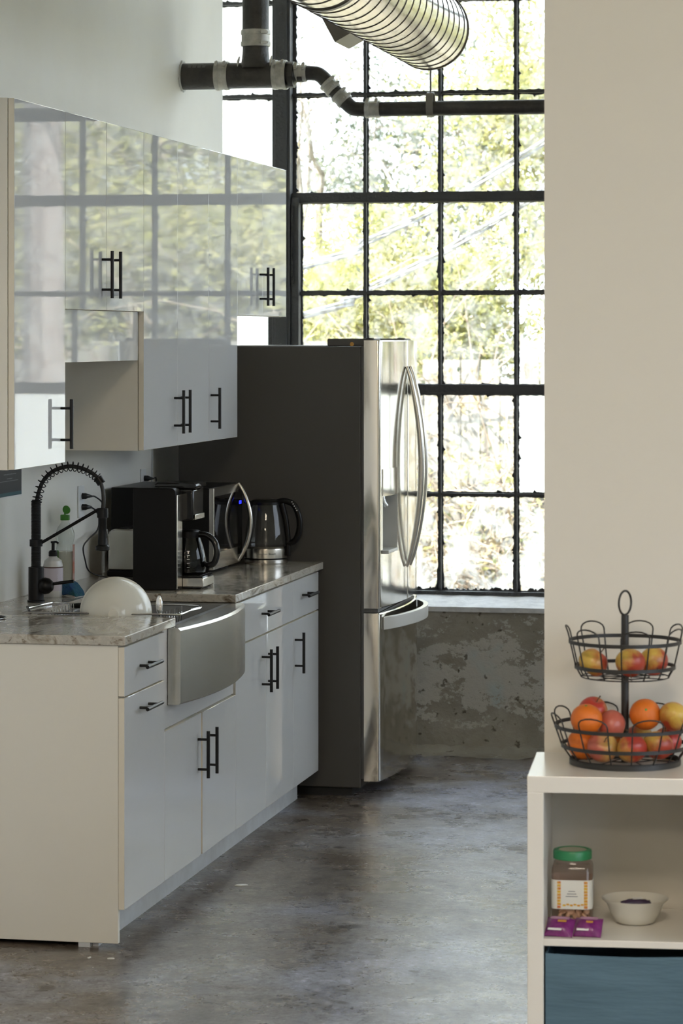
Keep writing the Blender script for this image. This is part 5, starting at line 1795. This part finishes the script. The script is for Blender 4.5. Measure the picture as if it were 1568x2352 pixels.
def tier(rb, zb1, rt, zt1, z_floor, r_floor, z_loop, nl, phase, z_base=None):
    band('band', rb, zb1)
    band('band', rt, zt1)
    slope = (rt - rb) / (zt1 - zb1)
    rl = rt + slope * (z_loop - zt1)
    for k in range(nl):
        a0 = phase + 2 * PI * k / nl
        hw = PI / nl * 0.56
        pts = [(r_floor * 0.15 * math.cos(a0 - hw * 0.3), r_floor * 0.15 * math.sin(a0 - hw * 0.3), z_floor)]
        pts = []
        pts.append((r_floor, a0 - hw * 0.95, z_floor))
        pts.append((rb, a0 - hw, zb1))
        pts.append((rt, a0 - hw, zt1))
        for q in range(9):
            t = PI - PI * q / 8
            zz = z_loop - 0.018 + 0.018 * math.sin(t)
            pts.append((rt + slope * (zz - zt1), a0 + hw * math.cos(t), zz))
        pts.append((rt, a0 + hw, zt1))
        pts.append((rb, a0 + hw, zb1))
        pts.append((r_floor, a0 + hw * 0.95, z_floor))
        SB().tube([(fbx + r_ * math.cos(a_), fby + r_ * math.sin(a_), BZ + z_) for r_, a_, z_ in pts], 0.0019, 6).build('wire_loop', M['wire'], fb, smooth=60)
    for k in range(nl):
        a0 = phase + 2 * PI * k / nl
        SB().tube([(fbx + 0.009 * math.cos(a0), fby + 0.009 * math.sin(a0), BZ + z_floor), (fbx + r_floor * math.cos(a0), fby + r_floor * math.sin(a0), BZ + z_floor)], 0.0014, 6).build('floor_wire', M['wire'], fb, smooth=60)
    for r_ in (r_floor, r_floor * 0.55):
        SB().tube([(fbx + r_ * math.cos(a), fby + r_ * math.sin(a), BZ + z_floor) for a in [2 * PI * k / 40 for k in range(40)]], 0.0016, 6, closed=True).build('floor_ring', M['wire'], fb, smooth=60)


tier(0.150, 0.044, 0.166, 0.090, 0.013, 0.128, 0.124, 8, R(20))
tier(0.118, 0.230, 0.132, 0.290, 0.206, 0.104, 0.326, 7, R(-78))
band('foot_ring', 0.130, 0.006, 0.012, 0.0022)


def apple_mesh(name, mt, r):
    m_ = MB()
    prof_ = []
    for k in range(17):
        t = k / 16 * PI
        rr2 = math.sin(t) * (1 + 0.10 * math.cos(t)) * r
        zz = -math.cos(t) * r * 0.90
        if t > PI * 0.80:
            zz -= r * 0.28 * ((t - PI * 0.80) / (PI * 0.20)) ** 1.6
        if t < PI * 0.16:
            zz += r * 0.14 * (1 - t / (PI * 0.16)) ** 1.4
        prof_.append((max(rr2, 0.0), zz))
    prof_[0] = (0.0, prof_[0][1])
    prof_[-1] = (0.0, prof_[-1][1])
    m_.lathe(prof_, (0, 0, 0), 28)
    return m_.mesh(name, M[mt], Vector((0, 0, 0)), 60)


STEM = MB().tube([(0, 0, 0.020), (0.001, 0, 0.030), (0.004, 0.001, 0.041)], [0.0014, 0.0012, 0.0016], 6).mesh('stem', M['stem'], Vector((0, 0, 0)), 60)
ORANGE = MB().lathe([(math.sin(k / 16 * PI) * 0.0375 if 0 < k < 16 else 0.0, -math.cos(k / 16 * PI) * 0.0355) for k in range(17)], (0, 0, 0), 28).mesh('orange', M['orange'], Vector((0, 0, 0)), 60)
BUTTON = MB().lathe([(0.0, 0.0368), (0.0028, 0.0362), (0.003, 0.0350), (0.0, 0.0350)], (0, 0, 0), 8).mesh('stem_button', M['green'], Vector((0, 0, 0)), 60)
AM = {k: apple_mesh('apple', k, r_) for k, r_ in (('apple_a', 0.0355), ('apple_b', 0.0355), ('apple_c', 0.0365))}
FRUIT = [  # x, y (shelf frame), z above the shelf top, kind, rotation, label
    (-0.073, -0.030, 0.243, 'apple_a', (0.5, 0.4, 1.2), 'red and yellow apple on the left of the upper basket tier'),
    (0.014, -0.055, 0.244, 'apple_a', (2.5, 0.3, 0.4), 'yellow apple with red base in the middle of the upper tier'),
    (0.068, -0.010, 0.243, 'apple_a', (2.3, 0.4, 0.9), 'yellow-green apple on the right of the upper basket tier'),
    (-0.098, -0.045, 0.050, 'orange', (0.4, 0.5, 0.3), 'lowest orange at the far left of the lower basket tier'),
    (-0.050, -0.088, 0.051, 'apple_c', (0.9, -0.4, 0.6), 'pink blushed apple at the front left of the lower tier'),
    (0.018, -0.094, 0.050, 'apple_b', (0.3, 0.8, 2.4), 'bright red apple at the front of the lower tier'),
    (0.079, -0.068, 0.052, 'apple_a', (2.6, 0.5, 0.2), 'yellow apple at the front right of the lower tier'),
    (-0.089, -0.060, 0.111, 'orange', (0.2, -0.3, 1.0), 'large orange resting high on the left of the lower tier'),
    (-0.075, 0.010, 0.124, 'apple_b', (0.4, 0.3, 0.2), 'red and yellow apple behind the large left orange'),
    (-0.030, -0.022, 0.092, 'apple_c', (1.9, 0.2, 1.9), 'peach coloured apple just left of the basket pole'),
    (0.048, -0.018, 0.119, 'orange', (1.1, 0.3, 0.0), 'orange heaped just right of the basket pole'),
    (0.116, -0.030, 0.118, 'apple_a', (1.0, 0.5, 2.2), 'red and yellow apple at the far right of the lower tier'),
    (0.030, 0.070, 0.052, 'apple_a', (0.2, 0.3, 3.0), 'apple behind the basket pole in the lower tier'),
    (-0.050, 0.072, 0.052, 'orange', (0.3, 0.2, 2.0), 'orange at the back of the lower basket tier'),
    (0.098, 0.030, 0.051, 'apple_b', (0.2, -0.5, 1.0), 'red apple at the back right of the lower basket tier'),
]
for x, y, z, kind, rot, lab in FRUIT:
    me = ORANGE if kind == 'orange' else AM[kind]
    o = inst('orange' if kind == 'orange' else 'apple', me, SP(fbx + x, fby + y, BZ + z), None, rot)
    tag(o, lab, 'orange' if kind == 'orange' else 'apple', 'fruit in the two-tier basket')
    q = bpy.data.objects.new('stem_button' if kind == 'orange' else 'stem', BUTTON if kind == 'orange' else STEM)
    COL.objects.link(q)
    q.parent = o

# ------------------------------------------------------------------ paint chips on the floor
for (x, y, s, a, lab) in ((0.741, 1.02, 0.022, 0.3, 'white paint chip in the middle of the concrete floor'), (0.63, -0.13, 0.010, 0.1, 'white paint chip on the floor by the cabinet end panel'),
                          (0.565, -0.13, 0.008, 1.2, 'tiny white paint chip under the cabinet end panel')):
    m = MB(Matrix.Translation((x, y, 0.0005)) @ Matrix.Rotation(a, 4, 'Z'))
    m.prism([(-s, -s * 0.3), (-s * 0.2, -s * 0.5), (s, -s * 0.1), (s * 0.6, s * 0.4), (-s * 0.5, s * 0.45)], lambda p_, q_, t: (p_, q_, t), 0.0, 0.003)
    tag(m.build('paint_chip', M['chip'], smooth=None), lab, 'paint chip', 'paint chips on the floor')
